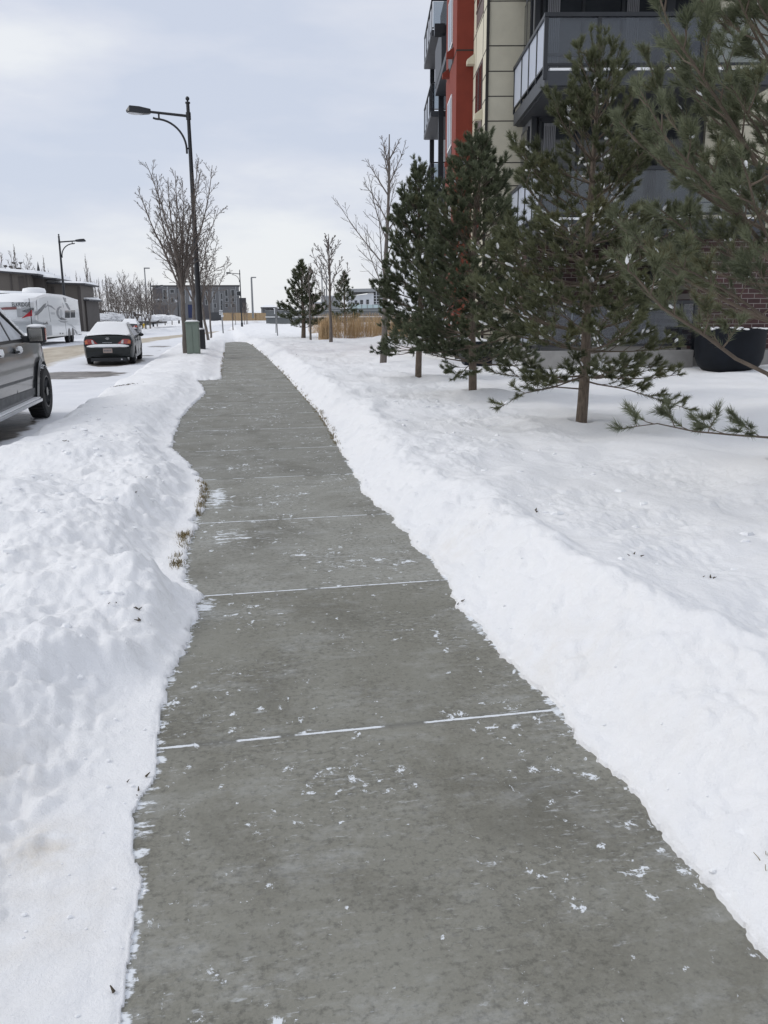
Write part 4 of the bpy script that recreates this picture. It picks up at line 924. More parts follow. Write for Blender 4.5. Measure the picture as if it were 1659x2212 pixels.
def sidepanel(mb, pts, off_, th=.004):
    n = len(pts); a = [(side_x(y, z)+off_, y, z) for y, z in pts]; b = [(side_x(y, z)+off_-th-.006, y, z) for y, z in pts]
    mb.add(a+b, [tuple(range(n))]+[(i, (i+1) % n, (i+1) % n+n, i+n) for i in range(n)])
# side glass
k = MB(); sidepanel(k, [(.10, 1.30), (.93, 1.30), (.16, 1.70), (.10, 1.70)], .012); k.build('window', 'snowglass', pk)
k = MB(); sidepanel(k, [(-.95, 1.30), (.02, 1.30), (.02, 1.72), (-.9, 1.74)], .012); k.build('window', 'snowglass', pk)
k = MB(); sidepanel(k, [(-1.0, 1.255), (1.05, 1.255), (1.0, 1.30), (-1.0, 1.30)], .016, .01); sidepanel(k, [(.03, 1.3), (.09, 1.3), (.09, 1.72), (.03, 1.72)], .018)
k.tube([(side_x(.96, 1.32)+.01, 1.02, 1.30), (side_x(.5, 1.55)+.0, .52, 1.58), (side_x(.2, 1.75)-.0, .14, 1.78), (side_x(-.3, 1.8), -.4, 1.86)], .022, 6); k.build('window_trim', 'plastic', pk)
# windscreen under snow
ws = MB(); W0 = [(-.93, 1.10, 1.33), (.93, 1.10, 1.33), (.78, .26, 1.79), (-.78, .26, 1.79)]
ws.add([(x, y+.03, z+.05) for x, y, z in W0]+[(x, y-.1, z-.06) for x, y, z in W0], [(0, 1, 2, 3), (0, 4, 5, 1), (1, 5, 6, 2), (2, 6, 7, 3), (3, 7, 4, 0)]); ws.build('windscreen', 'snowglass', pk, bevel=.03)
sn = MB()
for i in range(16):
    t = i/15; sn.ell((.90-.17*t+random.uniform(-.01, .01), 1.16-.93*t, 1.31+.50*t), (.06, .10, .055), 10, 6, .12)
for i in range(60): sn.ell((random.uniform(-.8, .84), random.uniform(1.15, 2.3), 1.27-.0), (.2, .2, .075), 10, 6, .1)
for i in range(8): sn.ell((random.uniform(-.7, .7), random.uniform(-1, .1), 1.91), (.4, .35, .07), 10, 6, .1)
sn.build('snow', 'csnow', pk, smooth=True)
k = MB()
for y0 in (1.22, .12, -.98): sidepanel(k, [(y0, .50), (y0+.012, .50), (y0+.012, 1.25), (y0, 1.25)], .004)
sidepanel(k, [(-1, .495), (1.24, .495), (1.24, .507), (-1, .507)], .004)
k.build('door_seam', 'black', pk)
k = MB(); sidepanel(k, [(-1.0, .42), (1.25, .42), (1.25, .53), (-1.0, .56)], .006); sidepanel(k, [(-1, .70), (1.2, .68), (1.2, .72), (-1, .74)], .003); k.build('salt_film', 'salty', pk)
for y0 in (.22, -.86):
    hn = MB().tube([(side_x(y0, 1.12)+.01, y0-.02, 1.12), (side_x(y0, 1.12)+.055, y0+.02, 1.13), (side_x(y0, 1.12)+.055, y0+.18, 1.13), (side_x(y0, 1.12)+.01, y0+.22, 1.12)], .018, 8).build('door_handle', 'plastic', pk, smooth=True)
    MB().ell((side_x(y0, 1.12)+.05, y0+.1, 1.155), (.045, .10, .055), 8, 5, .2).build('snow', 'csnow', hn, smooth=True)
# flare round the arch
k = MB(); o_ = arch(AR[0], AR[1], .57, -8, 188, 15); i_ = arch(AR[0], AR[1], .49, -8, 188, 15); vs = [(side_x(y, z)+.035, y, z) for y, z in o_]+[(side_x(y, z)+.05, y, z) for y, z in i_]+[(side_x(y, z)-.15, y, z) for y, z in i_]
k.add(vs, [(i, i+1, i+16, i+15) for i in range(14)]+[(i+15, i+16, i+31, i+30) for i in range(14)]); k.build('wheel_arch', 'paintgrey', pk, smooth=True, bevel=0)
MB().box(-.7, .7, 1.2, 2.4, .45, 1.0).build('wheel_well', 'black', pk); MB().box(-.85, .85, -2.8, 2.2, .28, .42).build('chassis', 'black', pk)
for sx in (1, -1):
    wheel(pk, sx*.93, AR[0], AR[1], .415, .27, sx, snow=sx > 0); wheel(pk, sx*.93, -1.95, AR[1], .415, .27, sx)
k = MB().box(.86, 1.09, -1.35, 1.28, .315, .365); rb = k.build('running_board', 'silver', pk, bevel=.012)
k = MB().box(.89, 1.07, -1.3, 1.25, .365, .385); k.build('snow', 'csnow', rb, bevel=.008)
k = MB()
for y0 in (-.9, .3): k.tube([(.75, y0, .42), (.95, y0+.05, .33)], .025, 5)
k.build('bracket', 'black', rb)
mir = MB().box(1.06, 1.32, .74, .86, 1.235, 1.475).build('mirror', 'plastic', pk, bevel=.035, seg=4)
MB().box(1.09, 1.285, .715, .739, 1.26, 1.45).build('mirror_glass', 'mirrorglass', mir, bevel=.01)
MB().box(.93, 1.09, .78, .88, 1.24, 1.34).build('mirror_arm', 'plastic', mir, bevel=.02)
k = MB().ell((1.19, .80, 1.478), (.135, .085, .035), 12, 6, .08); k.build('snow', 'csnow', mir, smooth=True)
MB().box(1.318, 1.326, .76, .84, 1.28, 1.45).build('marker_light', 'redlens', mir)
# whip antenna with pennant, fixed at the front left of the hood
A0 = atY(70, 708, 15.0)-np.array([PX, PY, PZ]); A1 = atY(62.5, 644, 15.0)-np.array([PX, PY, PZ])
k = MB().tube([tuple(A0-np.array([0, 0, .35])), tuple(A0), tuple(A1)], [.010, .007, .005], 5); an = k.build('antenna', 'black', pk)
c0 = atY(69, 669, 15.0)-np.array([PX, PY, PZ]); c1 = atY(69.5, 683, 15.0)-np.array([PX, PY, PZ]); c2 = atY(46, 688, 15.0)-np.array([PX, PY, PZ])
k = MB(); th = np.array([0, .004, 0]); mid_ = (np.array(c1)*.5+c2*.5)+np.array([0, .03, .01])
k.add([c0+th, c1+th, mid_+th, c2+th, c0-th, c1-th, mid_-th, c2-th], [(0, 1, 2), (0, 2, 3), (4, 6, 5), (4, 7, 6), (0, 4, 5, 1), (1, 5, 6, 2), (2, 6, 7, 3), (3, 7, 4, 0)]); k.build('pennant', 'redcloth', an)

def sedan(name, label, cat, loc, rz, paint, group=None, snowk=1., hatch=False):
    T = thing(name, label, cat, loc, rz, group); hw = .86; belt = .93
    def f(x, y, z):
        k = (1-.05*((z-.62)/.4)**2) if z < belt else (.955-.30*(z-belt)/.46)
        if y < .5: k -= .10*((.5-y)/.5)**2*(1 if z < belt else .5)
        if y > 3.6: k -= .16*((y-3.6)/.8)**2
        yy = y
        if y < .4: yy = y+.10*abs(x)**3*(.4-y)/.4*1.2
        return (x*hw*k, yy, z+(.025*(1-x*x) if z > .8 else 0))
    body = [(.02, .28), (-.03, .42), (-.03, .60), (.02, .63), (.12, .655), (.13, .70), (.16, .93), (.22, 1.0), (.55, 1.03), (.75, 1.03), (1.45, 1.37), (2.0, 1.42), (2.5, 1.39), (3.25, 1.0), (3.4, .96), (4.1, .84), (4.33, .72), (4.38, .45), (4.3, .24), (3.95, .22)]+arch(3.55, .30, .36, -8, 188, 11)+[(3.1, .2), (1.3, .2)]+arch(.90, .30, .36, -8, 188, 11)+[(.3, .24)]
    shaped('body', body, hw, f, paint, T, (.35, .5, .63, .75, .86, .95, 1.1, 1.25), (.1, .35, .7, 1.1, 1.7, 2.3, 2.9, 3.5, 4.0), bevel=.02)
    def sx_(y, z): return f(1, y, z)[0]
    for pts in ([(1.25, .99), (2.02, .98), (2.02, 1.30), (1.62, 1.30)], [(2.08, .98), (2.95, .97), (2.5, 1.27), (2.08, 1.30)]):
        for s_ in (1, -1):
            k = MB(); n = len(pts); k.add([(s_*(sx_(y, z)+.008), y, z) for y, z in pts]+[(s_*(sx_(y, z)-.02), y, z) for y, z in pts], [tuple(range(n)), tuple(range(n, 2*n))]+[(i, (i+1) % n, (i+1) % n+n, i+n) for i in range(n)]); k.build('window', 'snowglass', T)
    k = MB()
    for y0 in (1.22, 2.05, 3.02):
        for s_ in (1, -1): k.box(s_*(sx_(y0, .6)-.01), s_*(sx_(y0, .6)+.003), y0, y0+.01, .3, .95)
    k.build('door_seam', 'black', T)
    for s_ in (1, -1):
        for y0 in (.90, 3.55): wheel(T, s_*.74, y0, .30, .305, .185, s_, 5)
    # snow: rear glass, trunk lid, roof, windscreen, hood
    sp_ = [(.22, 1.03), (.28, 1.07), (.72, 1.085), (1.42, 1.425), (2.0, 1.475), (2.5, 1.445), (3.2, 1.06), (4.0, .93), (4.25, .84), (4.25, .78), (3.3, .96), (2.5, 1.36), (2.0, 1.39), (1.45, 1.34), (.75, 1.0)]
    def fs(x, y, z):
        zz = min(z, 1.4); k = .97 if zz < belt else (.93-.28*(zz-belt)/.46)
        if y < .6: k -= .07*((.6-y)/.4)
        if y > 3.6: k -= .14*((y-3.6)/.7)
        return (x*hw*k, y, z+.02*math.sin(y*5+x*3)*.4+.03*(1-x*x))
    shaped('snow', sp_, hw, fs, 'csnow', T, (1.0, 1.1, 1.2, 1.3, 1.4), (.4, .6, .9, 1.1, 1.3, 1.7, 2.3, 2.8, 3.4, 3.8), bevel=.035)
    k = MB(); n = 15
    n = 40
    for i in range(n): a = -1+2*i/(n-1); k.ell((a*.64, .09+.05*a*a, .655), (.085, .085, .08*(1-.6*abs(a)**5)), 10, 6, .01)
    k.build('snow', 'csnow', T, smooth=True)
    for s_ in (1, -1):
        def pl_(pts, y0, y1, m_, par, nm):
            k = MB(); n = len(pts); q0 = [(s_*a, y0+.10*(abs(a)/.8)**3, b) for a, b in pts]; q1 = [(s_*a, y1+.10*(abs(a)/.8)**3, b) for a, b in pts]
            k.add(q0+q1, [tuple(range(n)), tuple(range(n, 2*n))]+[(i, (i+1) % n, (i+1) % n+n, i+n) for i in range(n)]); return k.build(nm, m_, par, bevel=.006)
        tl_ = pl_([(.33, .74), (.77, .72), (.79, .84), (.72, .90), (.52, .905)], .085, .17, 'redlens', T, 'taillight')
        pl_([(.44, .745), (.53, .74), (.55, .875), (.49, .87)], .078, .10, 'clearlens', tl_, 'reversing_light')
        pl_([(.66, .76), (.76, .745), (.775, .84), (.70, .875)], .075, .10, 'amber', tl_, 'indicator')
        mr = MB().ell((s_*.93, 2.72, .98), (.10, .05, .065), 12, 8); mr.box(s_*.78, s_*.9, 2.7, 2.75, .94, .99); mr.build('mirror', paint, T, smooth=True)
    pt = MB().box(-.155, .155, -.045, -.035, .43, .585).build('licence_plate', 'plate', T, bevel=.003)
    k = MB()
    for i in range(5): k.box(-.12+.05*i, -.09+.05*i, -.048, -.044, .48, .54)
    k.build('lettering', 'rvgrey', pt)
    k = MB(); 
    for i in range(24):
        a = i/24*6.283; k.box(.055*math.cos(a)-.006, .055*math.cos(a)+.006, .125, .135, .925+.032*math.sin(a)-.005, .925+.032*math.sin(a)+.005)
    k.box(-.006, .006, .125, .133, .897, .925); k.box(-.04, .04, .125, .133, .922, .932); k.build('emblem', 'silver', T)
    k = MB()
    for i, w_ in enumerate((.03, .028, .03, .022, .03, .026, .03, .02)): k.box(-.17+.042*i, -.17+.042*i+w_, .108, .116, .775, .792)
    k.build('badge', 'silver', T)
    k = MB().box(-.6, .6, .02, .5, .13, .26); k.box(-.3, .3, .5, 3.9, .14, .22); k.build('underbody', 'black', T)
    MB().tube([(.45, -.02, .2), (.45, .3, .2)], .03, 10).build('exhaust_pipe', 'silver', T)
    return T
sd = sedan('sedan_car', 'dark sedan seen from behind, rear window and roof covered in snow', 'car', (-3.80, 28.82, -.15), R(.6), 'paintblack'); sd.scale = (.91, .93, .90)
q = gp(303, 724, -.15); sedan('parked_car', 'snow covered car farther off, mostly hidden behind the dark sedan', 'car', (q[0]-.95, q[1]-.5, q[2]), R(1), 'paintgrey')
# ------------------------------------------------------------------ fifth-wheel trailer
q = gp(152, 740, -.15); XR, YR, ZR = q
def sdp(px, py, X=None): p = atX(px, py, XR if X is None else X); return (p[1], p[2])
def Z9(x, y): return x/8.064, y/8.064+493.7
rvx = XR-1.22; RVO = (rvx, YR, ZR)
rv = thing('travel_trailer', 'white fifth-wheel trailer with grey swoosh decals and a snow covered roof', 'trailer', RVO)
out = [sdp(*p) for p in [(98, 729), (176, 722), (168, 650), (134, 639.5), (107, 637), (95, 638.5), (82, 643), (73.5, 652), (73.5, 690), (80, 694), (97, 697)]]
yF = out[7][0]
rp = [(a-YR, b-ZR) for a, b in out]; yf = rp[7][0]; rp[8] = (yf, rp[8][1]); yb_ = rp[1][0]
def rvf(x, y, z):
    k = 1.; 
    if y < yf+2: k -= .10*((yf+2-y)/2)**2
    yy = y+(.55*abs(x)**3 if y < yf+.8 else 0)
    return (x*1.22*k, yy, z)
shaped('body', rp, 1.22, rvf, 'rvwhite', rv, (1.5, 2., 2.5, 3.), tuple(yf+i for i in (.3, .9, 1.5, 2.2)), bevel=.06)
top = [rp[i] for i in (7, 6, 5, 4, 3, 2)]
snp = [(top[0][0]-.02, top[0][1]-.05)]+[(a-.03, b+.07) for a, b in top[1:5]]+[(top[5][0]+.0, top[5][1]+.07), (top[5][0]+.0, top[5][1]-.02)]+[(a, b-.06) for a, b in top[1:5]][::-1]
shaped('roof_snow', snp, 1.22, lambda x, y, z: (rvf(x, y, z)[0]*1.005, rvf(x, y, z)[1], z+.05*(1-x*x)), 'csnow', rv, (2.8, 3.1, 3.4), tuple(yf+i for i in (.3, .9, 1.5, 3., 5, 7)), bevel=.07)
acp = atX(74, 628, XR-1.0); MB().lathe([(.6, 0), (.66, .12), (.6, .3), (.3, .36)], 20, (-.1, acp[1]-YR+1.5, acp[2]-ZR-.15)).build('air_conditioner', 'csnow', rv, smooth=True)
def decal(name, m_, pts, off_=.004, par=None):
    L = [Z9(*p) for p in pts]; P3 = [atX(a, b, XR+off_)-np.array(RVO) for a, b in L]; P4 = [p-np.array([.01, 0, 0]) for p in P3]; n = len(pts)
    k = MB(); k.add(P3+P4, [tuple(range(n))]+[(i, (i+1) % n, (i+1) % n+n, i+n) for i in range(n)]); return k.build(name, m_, par or rv)
decal('decal', 'rvdark', [(600, 1515), (660, 1450), (705, 1390), (760, 1320), (808, 1297), (790, 1360), (730, 1440), (655, 1510)])
decal('decal', 'rvgrey', [(780, 1370), (830, 1322), (900, 1345), (962, 1405), (965, 1420), (890, 1372), (830, 1350), (790, 1385)])
decal('decal', 'rvgrey', [(1085, 1365), (1040, 1355), (995, 1390), (980, 1450), (990, 1510), (1020, 1560), (1060, 1590), (1090, 1600), (1050, 1550), (1022, 1490), (1022, 1430), (1045, 1385)])
decal('decal', 'rvsilver', [(1050, 1400), (1080, 1420), (1092, 1490), (1070, 1560), (1045, 1520), (1035, 1450)])
decal('decal', 'rvdark', [(1045, 1575), (1070, 1540), (1110, 1560), (1165, 1590), (1110, 1598)])
decal('decal', 'rvgrey', [(1008, 1588), (1080, 1612), (1195, 1622), (1130, 1640), (1060, 1632)])
decal('decal', 'rvgrey', [(1090, 1190), (1118, 1190), (1142, 1280), (1128, 1285)]); decal('decal', 'rvgrey', [(1124, 1190), (1142, 1195), (1158, 1280), (1148, 1280)])
decal('decal', 'rvgrey', [(1130, 1292), (1168, 1298), (1230, 1410), (1205, 1420), (1165, 1370)])
decal('decal', 'rvsilver', [(1165, 1650), (1240, 1665), (1280, 1700), (1338, 1755), (1262, 1715)]); decal('decal', 'rvgrey', [(1285, 1748), (1318, 1765), (1358, 1832), (1330, 1836)])
decal('decal', 'rvdark', [(755, 1672), (820, 1618), (845, 1668)]); decal('decal', 'rvsilver', [(885, 1458), (955, 1462), (958, 1498), (888, 1494)])
for a, b, c_, d_ in ((1133, 1218, 1430, 1558), (1230, 1308, 1424, 1552)):
    f_ = decal('window', 'silver', [(a-6, c_-5), (b+6, c_-8), (b+8, d_+4), (a-4, d_+8)], .010); decal('pane', 'glass', [(a, c_), (b, c_-3), (b+2, d_-2), (a+2, d_+2)], .016, f_)
for x0, y0, x1, y1 in ((828, 1260, 880, 1620), (1090, 1290, 1110, 1380), (1130, 1580, 1165, 1870)): decal('panel_seam', 'rvgrey', [(x0, y0), (x0+4, y0), (x1+4, y1), (x1, y1)], .006)
for x0 in (1048, 1092): decal('latch', 'rvdark', [(x0, 1815), (x0+10, 1815), (x0+10, 1840), (x0, 1840)], .02)
# front cap: maroon band, grey swash, name
fz = lambda py: float(atY(50, py, yF)[2]-ZR)
fy = lambda x: yf+.55*(abs(x)/1.1)**3-.03
def front_strip(name, m_, xs_, lo, hi):
    k = MB(); n = len(xs_); A_ = [(x, fy(x), fz(l)) for x, l in zip(xs_, lo)]; B_ = [(x, fy(x), fz(h_)) for x, h_ in zip(xs_, hi)]
    k.add(A_+B_, [(i, i+1, n+i+1, n+i) for i in range(n-1)]); A2 = [(x, y+.02, z) for x, y, z in A_]; B2 = [(x, y+.02, z) for x, y, z in B_]
    k.add(A2+B2, [(i, n+i, n+i+1, i+1) for i in range(n-1)]); return k.build(name, m_, rv)
front_strip('decal', 'rvmaroon', [-.75, -.5, -.2, .1, .35], [668.8, 668.8, 668.8, 668.6, 668.4], [668, 665, 663.5, 663, 662.8])
front_strip('decal', 'rvsilver', [.35, .6, .8, .95, 1.08], [684, 683, 680, 676, 672], [667, 666.5, 665.5, 665, 665])
front_strip('decal', 'rvgrey', [.6, .8, .95, 1.08], [673, 676, 673, 669], [671, 668.5, 666, 665.3])
T_ = text('ELKRIDGE', .30, 'rvdark', rv, (0, 0, 0), ext=.0, sx_=1.)
me = T_.data; xs_ = [v.co.x for v in me.vertices]; wdt = max(xs_)-min(xs_); xa = float(atY(26, 657, yF)[0]-rvx); xb = float(atY(74, 657, yF)[0]-rvx); xa = max(xa, -.82); xb = min(xb, .95)
for v in me.vertices:
    x = xa+(v.co.x-min(xs_))/wdt*(xb-xa) if False else (xa+xb)/2+v.co.x/wdt*(xb-xa); v.co = Vector((x, fy(x)-.008, fz(658.2)+v.co.y*.95))
T_.rotation_euler = (0, 0, 0)
for a in ((151, 730.8), (158.8, 729.8)):
    c_ = atX(a[0], a[1], XR); wheel(rv, 1.08, c_[1]-YR, .37, .37, .24, 1, 5)
    MB().prism([(c_[1]-YR+y, z) for y, z in arch(0, .42, .46, 0, 180, 9)], 1.215, 1.232).build('wheel_arch', 'black', rv)
MB().box(-1.1, 1.1, rp[0][0]+.3, yb_-.3, .42, rp[1][1]-.0).build('chassis', 'black', rv)
k = MB(); y_ = rp[0][0]; k.box(.9, 1.0, y_+.2, y_+.3, 0, .6); k.box(.85, 1.15, yb_-.05, yb_+.5, rp[1][1]-.05, rp[1][1]+.05); k.build('landing_leg', 'black', rv)
p0 = atX(93.5, 703, XR+.25)-np.array(RVO); p1 = atX(117, 728, XR+.25)-np.array(RVO)
MB().box(1.2, 1.45, p0[1], p1[1]-.3, min(p0[2], p1[2])+.1, max(p0[2], p1[2])).build('storage_box', 'rvsilver', rv, bevel=.03)
# ------------------------------------------------------------------ fences, walls and far buildings
def along(a, b, t): return a+(b-a)*t
def fence(name, label, cat, pa, pb, ha, hb, board, m_, post_m, step, snowy, thick=.05, cap=True, postw=.12, group=None):
    pa = np.array(pa, float); pb = np.array(pb, float); L = np.hypot(*(pb-pa)[:2]); an = math.atan2(pb[1]-pa[1], pb[0]-pa[0]); T = thing(name, label, cat, tuple(pa), an, group)
    dz = lambda s_: (pb[2]-pa[2])*s_/L
    hh = lambda s_: ha+(hb-ha)*s_/L
    k = MB(); n = max(1, int(L/board))
    for i in range(n): s0 = L*i/n; s1 = L*(i+1)/n-board*.04; k.box(s0, s1, -thick/2+(.012 if i % 2 else 0), thick/2+(.012 if i % 2 else 0), dz(s0)-.3, dz(s0)+hh(s0)-(.03 if i % 3 == 0 else 0))
    k.build('boards', m_, T)
    n = max(1, int(L/step))
    for i in range(n+1):
        s0 = L*i/n; o = MB().box(s0-postw/2, s0+postw/2, -thick/2-postw*.7, -thick/2-.005, dz(s0)-.3, dz(s0)+hh(s0)+.05).build('post', post_m, T)
    if snowy:
        k = MB()
        for i in range(n*3): s0 = L*(i+random.random())/(n*3); k.ell((s0, -.05, dz(s0)+hh(s0)+.04), (step*.13*random.uniform(.6, 1.3), .12, .09), 6, 4, .2)
        k.build('snow', 'csnow', T, smooth=True)
    return T
pa = gp(150, 714.5, .1); pb = gp(357, 697.5, .1)
ha = float(atY(150, 681.5, pa[1])[2]-pa[2]); hb = float(atY(357, 680.5, pb[1])[2]-pb[2])
fence('board_fence', 'long green-grey board fence with snow on its posts behind the parked cars', 'fence', pa, pb, ha, hb, .28, 'fencegreen', 'fencegreen', 3.2, True, postw=.22)
def far_line(name, label, cat, p1, p2, Y1, Y2, m_, depth=.4, snow=None, group=None, z0=None):
    """a long wall: p=(px,ytop,ybottom)"""
    a = atY(p1[0], p1[1], Y1); b = atY(p2[0], p2[1], Y2); a0 = atY(p1[0], p1[2], Y1)[2]; b0 = atY(p2[0], p2[2], Y2)[2]
    T = thing(name, label, cat, (a[0], a[1], a0), math.atan2(b[1]-a[1], b[0]-a[0]), group); L = math.hypot(b[0]-a[0], b[1]-a[1])
    k = MB(); k.add([(0, 0, -.4), (L, 0, b0-a0-.4), (L, 0, b[2]-a0), (0, 0, a[2]-a0), (0, depth, -.4), (L, depth, b0-a0-.4), (L, depth, b[2]-a0), (0, depth, a[2]-a0)], [(0, 1, 2, 3), (4, 7, 6, 5), (0, 4, 5, 1), (1, 5, 6, 2), (2, 6, 7, 3), (3, 7, 4, 0)])
    k.build('wall', m_, T)
    return T, L, a, b, a0, b0
T, L, a, b, a0, b0 = far_line('long_wall', 'dark wall running along the rise behind the board fence', 'wall', (170, 664, 690), (360, 685, 692), 108, 150, 'tan2')
k = MB()
for i in range(40): t = random.random(); k.ell((L*t, -1.5, (b0-a0)*t+random.uniform(.1, .6)), (1.2, 1., .35), 8, 5, .3)
k.build('snow', 'csnow', T, smooth=True)
for i in range(1, 24): MB().box(L*i/24-.03, L*i/24+.03, -.02, 0, -.3, 1.1).build('panel_joint', 'joint', T) if i % 3 == 0 else None
# cedar fence and grey panel wall
pa = atY(480, 690, 215); pb = atY(577, 689.6, 205); ha = float(atY(480, 675.5, pa[1])[2]-pa[2]); hb = float(atY(576, 676, pb[1])[2]-pb[2])
fence('cedar_fence', 'light brown cedar board fence before the far flats', 'fence', pa, pb, ha, hb, 1.1, 'wood', 'wood', 3.4, False, postw=.2, thick=.1)
T, L, a, b, a0, b0 = far_line('dark_fence', 'dark slate screen fence left of the cedar fence', 'fence', (452, 675, 689.5), (480, 674, 690), 225, 225, 'dgrey')
T, L, a, b, a0, b0 = far_line('panel_wall', 'long grey panel wall with a white ledge of snow behind the pines', 'wall', (574, 672, 696), (835, 664.5, 690), 165, 150, 'wallgrey')
MB().box(0, L, -.25, -.003, (a[2]-a0)*.44, (a[2]-a0)*.44+.12).build('snow_ledge', 'csnow', T)
MB().box(-.05, L, -.1, .5, a[2]-a0, a[2]-a0+.1).build('coping', 'lgrey', T)
# grey flats
YB = 250.
def fbp(px, py, Y=YB): p = atY(px, py, Y); return p[0], p[2]
x0, z1 = fbp(329, 619); x1, _ = fbp(516, 619); _, z0 = fbp(430, 691)
fb = thing('far_apartment_building', 'long grey four storey block of flats at the end of the road', 'building', (x0, YB, z0))
def fp(px, py): x, z = fbp(px, py); return x-x0, z-z0
MB().box(0, x1-x0, 0, 14, -1, z1-z0).build('wall', 'farwall', fb)
MB().box(-.2, x1-x0+.2, -.2, 14.2, z1-z0, z1-z0+.35).build('roof', 'roofedge', fb)
def fwin(a, b, c_, d_, m_='glass', nm='window', dpt=.06, par=None, frame=True):
    xa, za = fp(318+.1653*a, 592+.1653*c_); xb, zb = fp(318+.1653*b, 592+.1653*d_)
    if frame:
        f_ = MB().box(xa-.18, xb+.18, -.12, -.003, zb-.15, za+.15).build(nm, 'lgrey', fb); MB().box(xa, xb, -.18, -.122, zb, za).build('pane', m_, f_)
    else: MB().box(xa, xb, -dpt-.0, -.003, zb, za).build(nm, m_, fb)
for a in [(80, 200, 190, 320), (75, 285, 405, 585), (640, 830, 165, 575)]: fwin(*a, m_='farwall2', nm='cladding_panel', dpt=.05, frame=False)
for a in [(210, 255, 208, 285), (212, 255, 295, 330), (457, 495, 208, 280), (457, 495, 300, 370), (312, 348, 312, 374), (302, 350, 205, 245), (865, 886, 235, 330), (962, 985, 255, 330), (962, 985, 345, 400), (962, 985, 410, 470), (1018, 1050, 208, 288), (1022, 1054, 316, 358), (1022, 1054, 388, 434), (1098, 1138, 208, 286), (1100, 1140, 316, 358), (1102, 1142, 388, 434), (875, 900, 385, 440), (1170, 1215, 230, 280), (130, 195, 345, 375), (700, 720, 230, 300), (760, 785, 230, 300), (760, 785, 330, 400), (700, 720, 330, 400)]: fwin(*a)
fwin(530, 620, 400, 572, 'navy', 'entrance', frame=False); fwin(545, 600, 215, 355, 'cap', 'balcony_front', frame=False); fwin(100, 190, 325, 345, 'cap', 'balcony_front', frame=False); fwin(362, 400, 335, 370, 'cap', 'balcony_front', frame=False)
for x_ in (270, 440, 850, 940, 1160): fwin(x_, x_+6, 165, 500, 'lgrey', 'downpipe', dpt=.2, frame=False)
xa, za = fp(516, 630); xb, zb = fp(532, 643); MB().box(x1-x0+.1, xb, 4, 12, -1, zb).build('low_wing', 'farwall2', fb)
# dark town houses at the left
def block(label, pl_, pr, yt, yb, Y, ovl, ovr, m_='tan', dep=9, ytr=None):
    a = atY(pl_, yt, Y); b = atY(pr, ytr or yt, Y); z0 = atY(pl_, yb, Y)[2]
    T = thing('town_house', label, 'building', (a[0], Y, z0), 0, 'dark flat roofed town houses at the left'); w_ = b[0]-a[0]; h_ = a[2]-z0; h2 = b[2]-z0
    k = MB(); k.add([(0, 0, -2.), (w_, 0, -2.), (w_, 0, h2), (0, 0, h_), (0, dep, -2.), (w_, dep, -2.), (w_, dep, h2), (0, dep, h_)], [(0, 1, 2, 3), (4, 7, 6, 5), (0, 4, 5, 1), (1, 5, 6, 2), (2, 6, 7, 3), (3, 7, 4, 0)]); k.build('wall', m_, T)
    k = MB(); zz = .16
    k.add([(-ovl, -.5, h_), (w_+ovr, -.5, h2-.15*(ovr > .8)), (w_+ovr, -.5, h2-.15*(ovr > .8)+zz), (-ovl, -.5, h_+zz), (-ovl, dep, h_), (w_+ovr, dep, h2-.15*(ovr > .8)), (w_+ovr, dep, h2-.15*(ovr > .8)+zz), (-ovl, dep, h_+zz)], [(0, 1, 2, 3), (4, 7, 6, 5), (0, 4, 5, 1), (1, 5, 6, 2), (2, 6, 7, 3), (3, 7, 4, 0)]); rf = k.build('roof', 'roofedge', T)
    k = MB(); k.add([(-ovl+.1, -.35, h_+zz+.003), (w_+ovr-.1, -.35, h2+zz-.15*(ovr > .8)+.003), (w_+ovr-.4, 0, h2+zz+.18), (0, 0, h_+zz+.22), (-ovl+.1, dep, h_+zz+.003), (w_+ovr-.1, dep, h2+zz+.003-.15*(ovr > .8)), (w_+ovr-.4, dep-.2, h2+zz+.3), (0, dep-.2, h_+zz+.3)], [(0, 1, 2, 3), (4, 7, 6, 5), (0, 4, 5, 1), (1, 5, 6, 2), (2, 6, 7, 3), (3, 7, 4, 0)]); k.build('snow', 'csnow', rf)
    return T, w_, h_
T, w_, h_ = block('tallest dark town house at the left edge with a thin roof', -30, 61, 586, 660, 88, .3, 1.0, ytr=592)
for x_ in (.55, .92): MB().box(w_*x_, w_*x_+.12, -.08, -.003, -2, h_-.1).build('downpipe', 'tan2', T)
MB().box(w_*.75, w_*.88, -.05, -.003, 1.2, h_-.5).build('window', 'tan2', T)
T, w_, h_ = block('middle dark town house, stepped down, under the first roof spike', 61, 93, 599, 660, 90, .2, 1.3, 'tan2', ytr=601)
T, w_, h_ = block('lowest wide taupe town house rising behind the trailer', 92, 172, 613, 690, 92, .1, .6, ytr=615.5)
for x_ in (.22, .93): MB().box(w_*x_, w_*x_+.3, -.06, -.003, -2, h_-.3).build('wall_panel', 'tan2', T)
T, w_, h_ = block('small dark outbuilding between the trailer and the board fence', 166, 186, 650, 700, 94, .1, .4, 'tan2')
T, w_, h_ = block('dark low garage with snow on its roof at the left edge', -25, 10, 638, 680, 70, .1, .3, 'tan2')
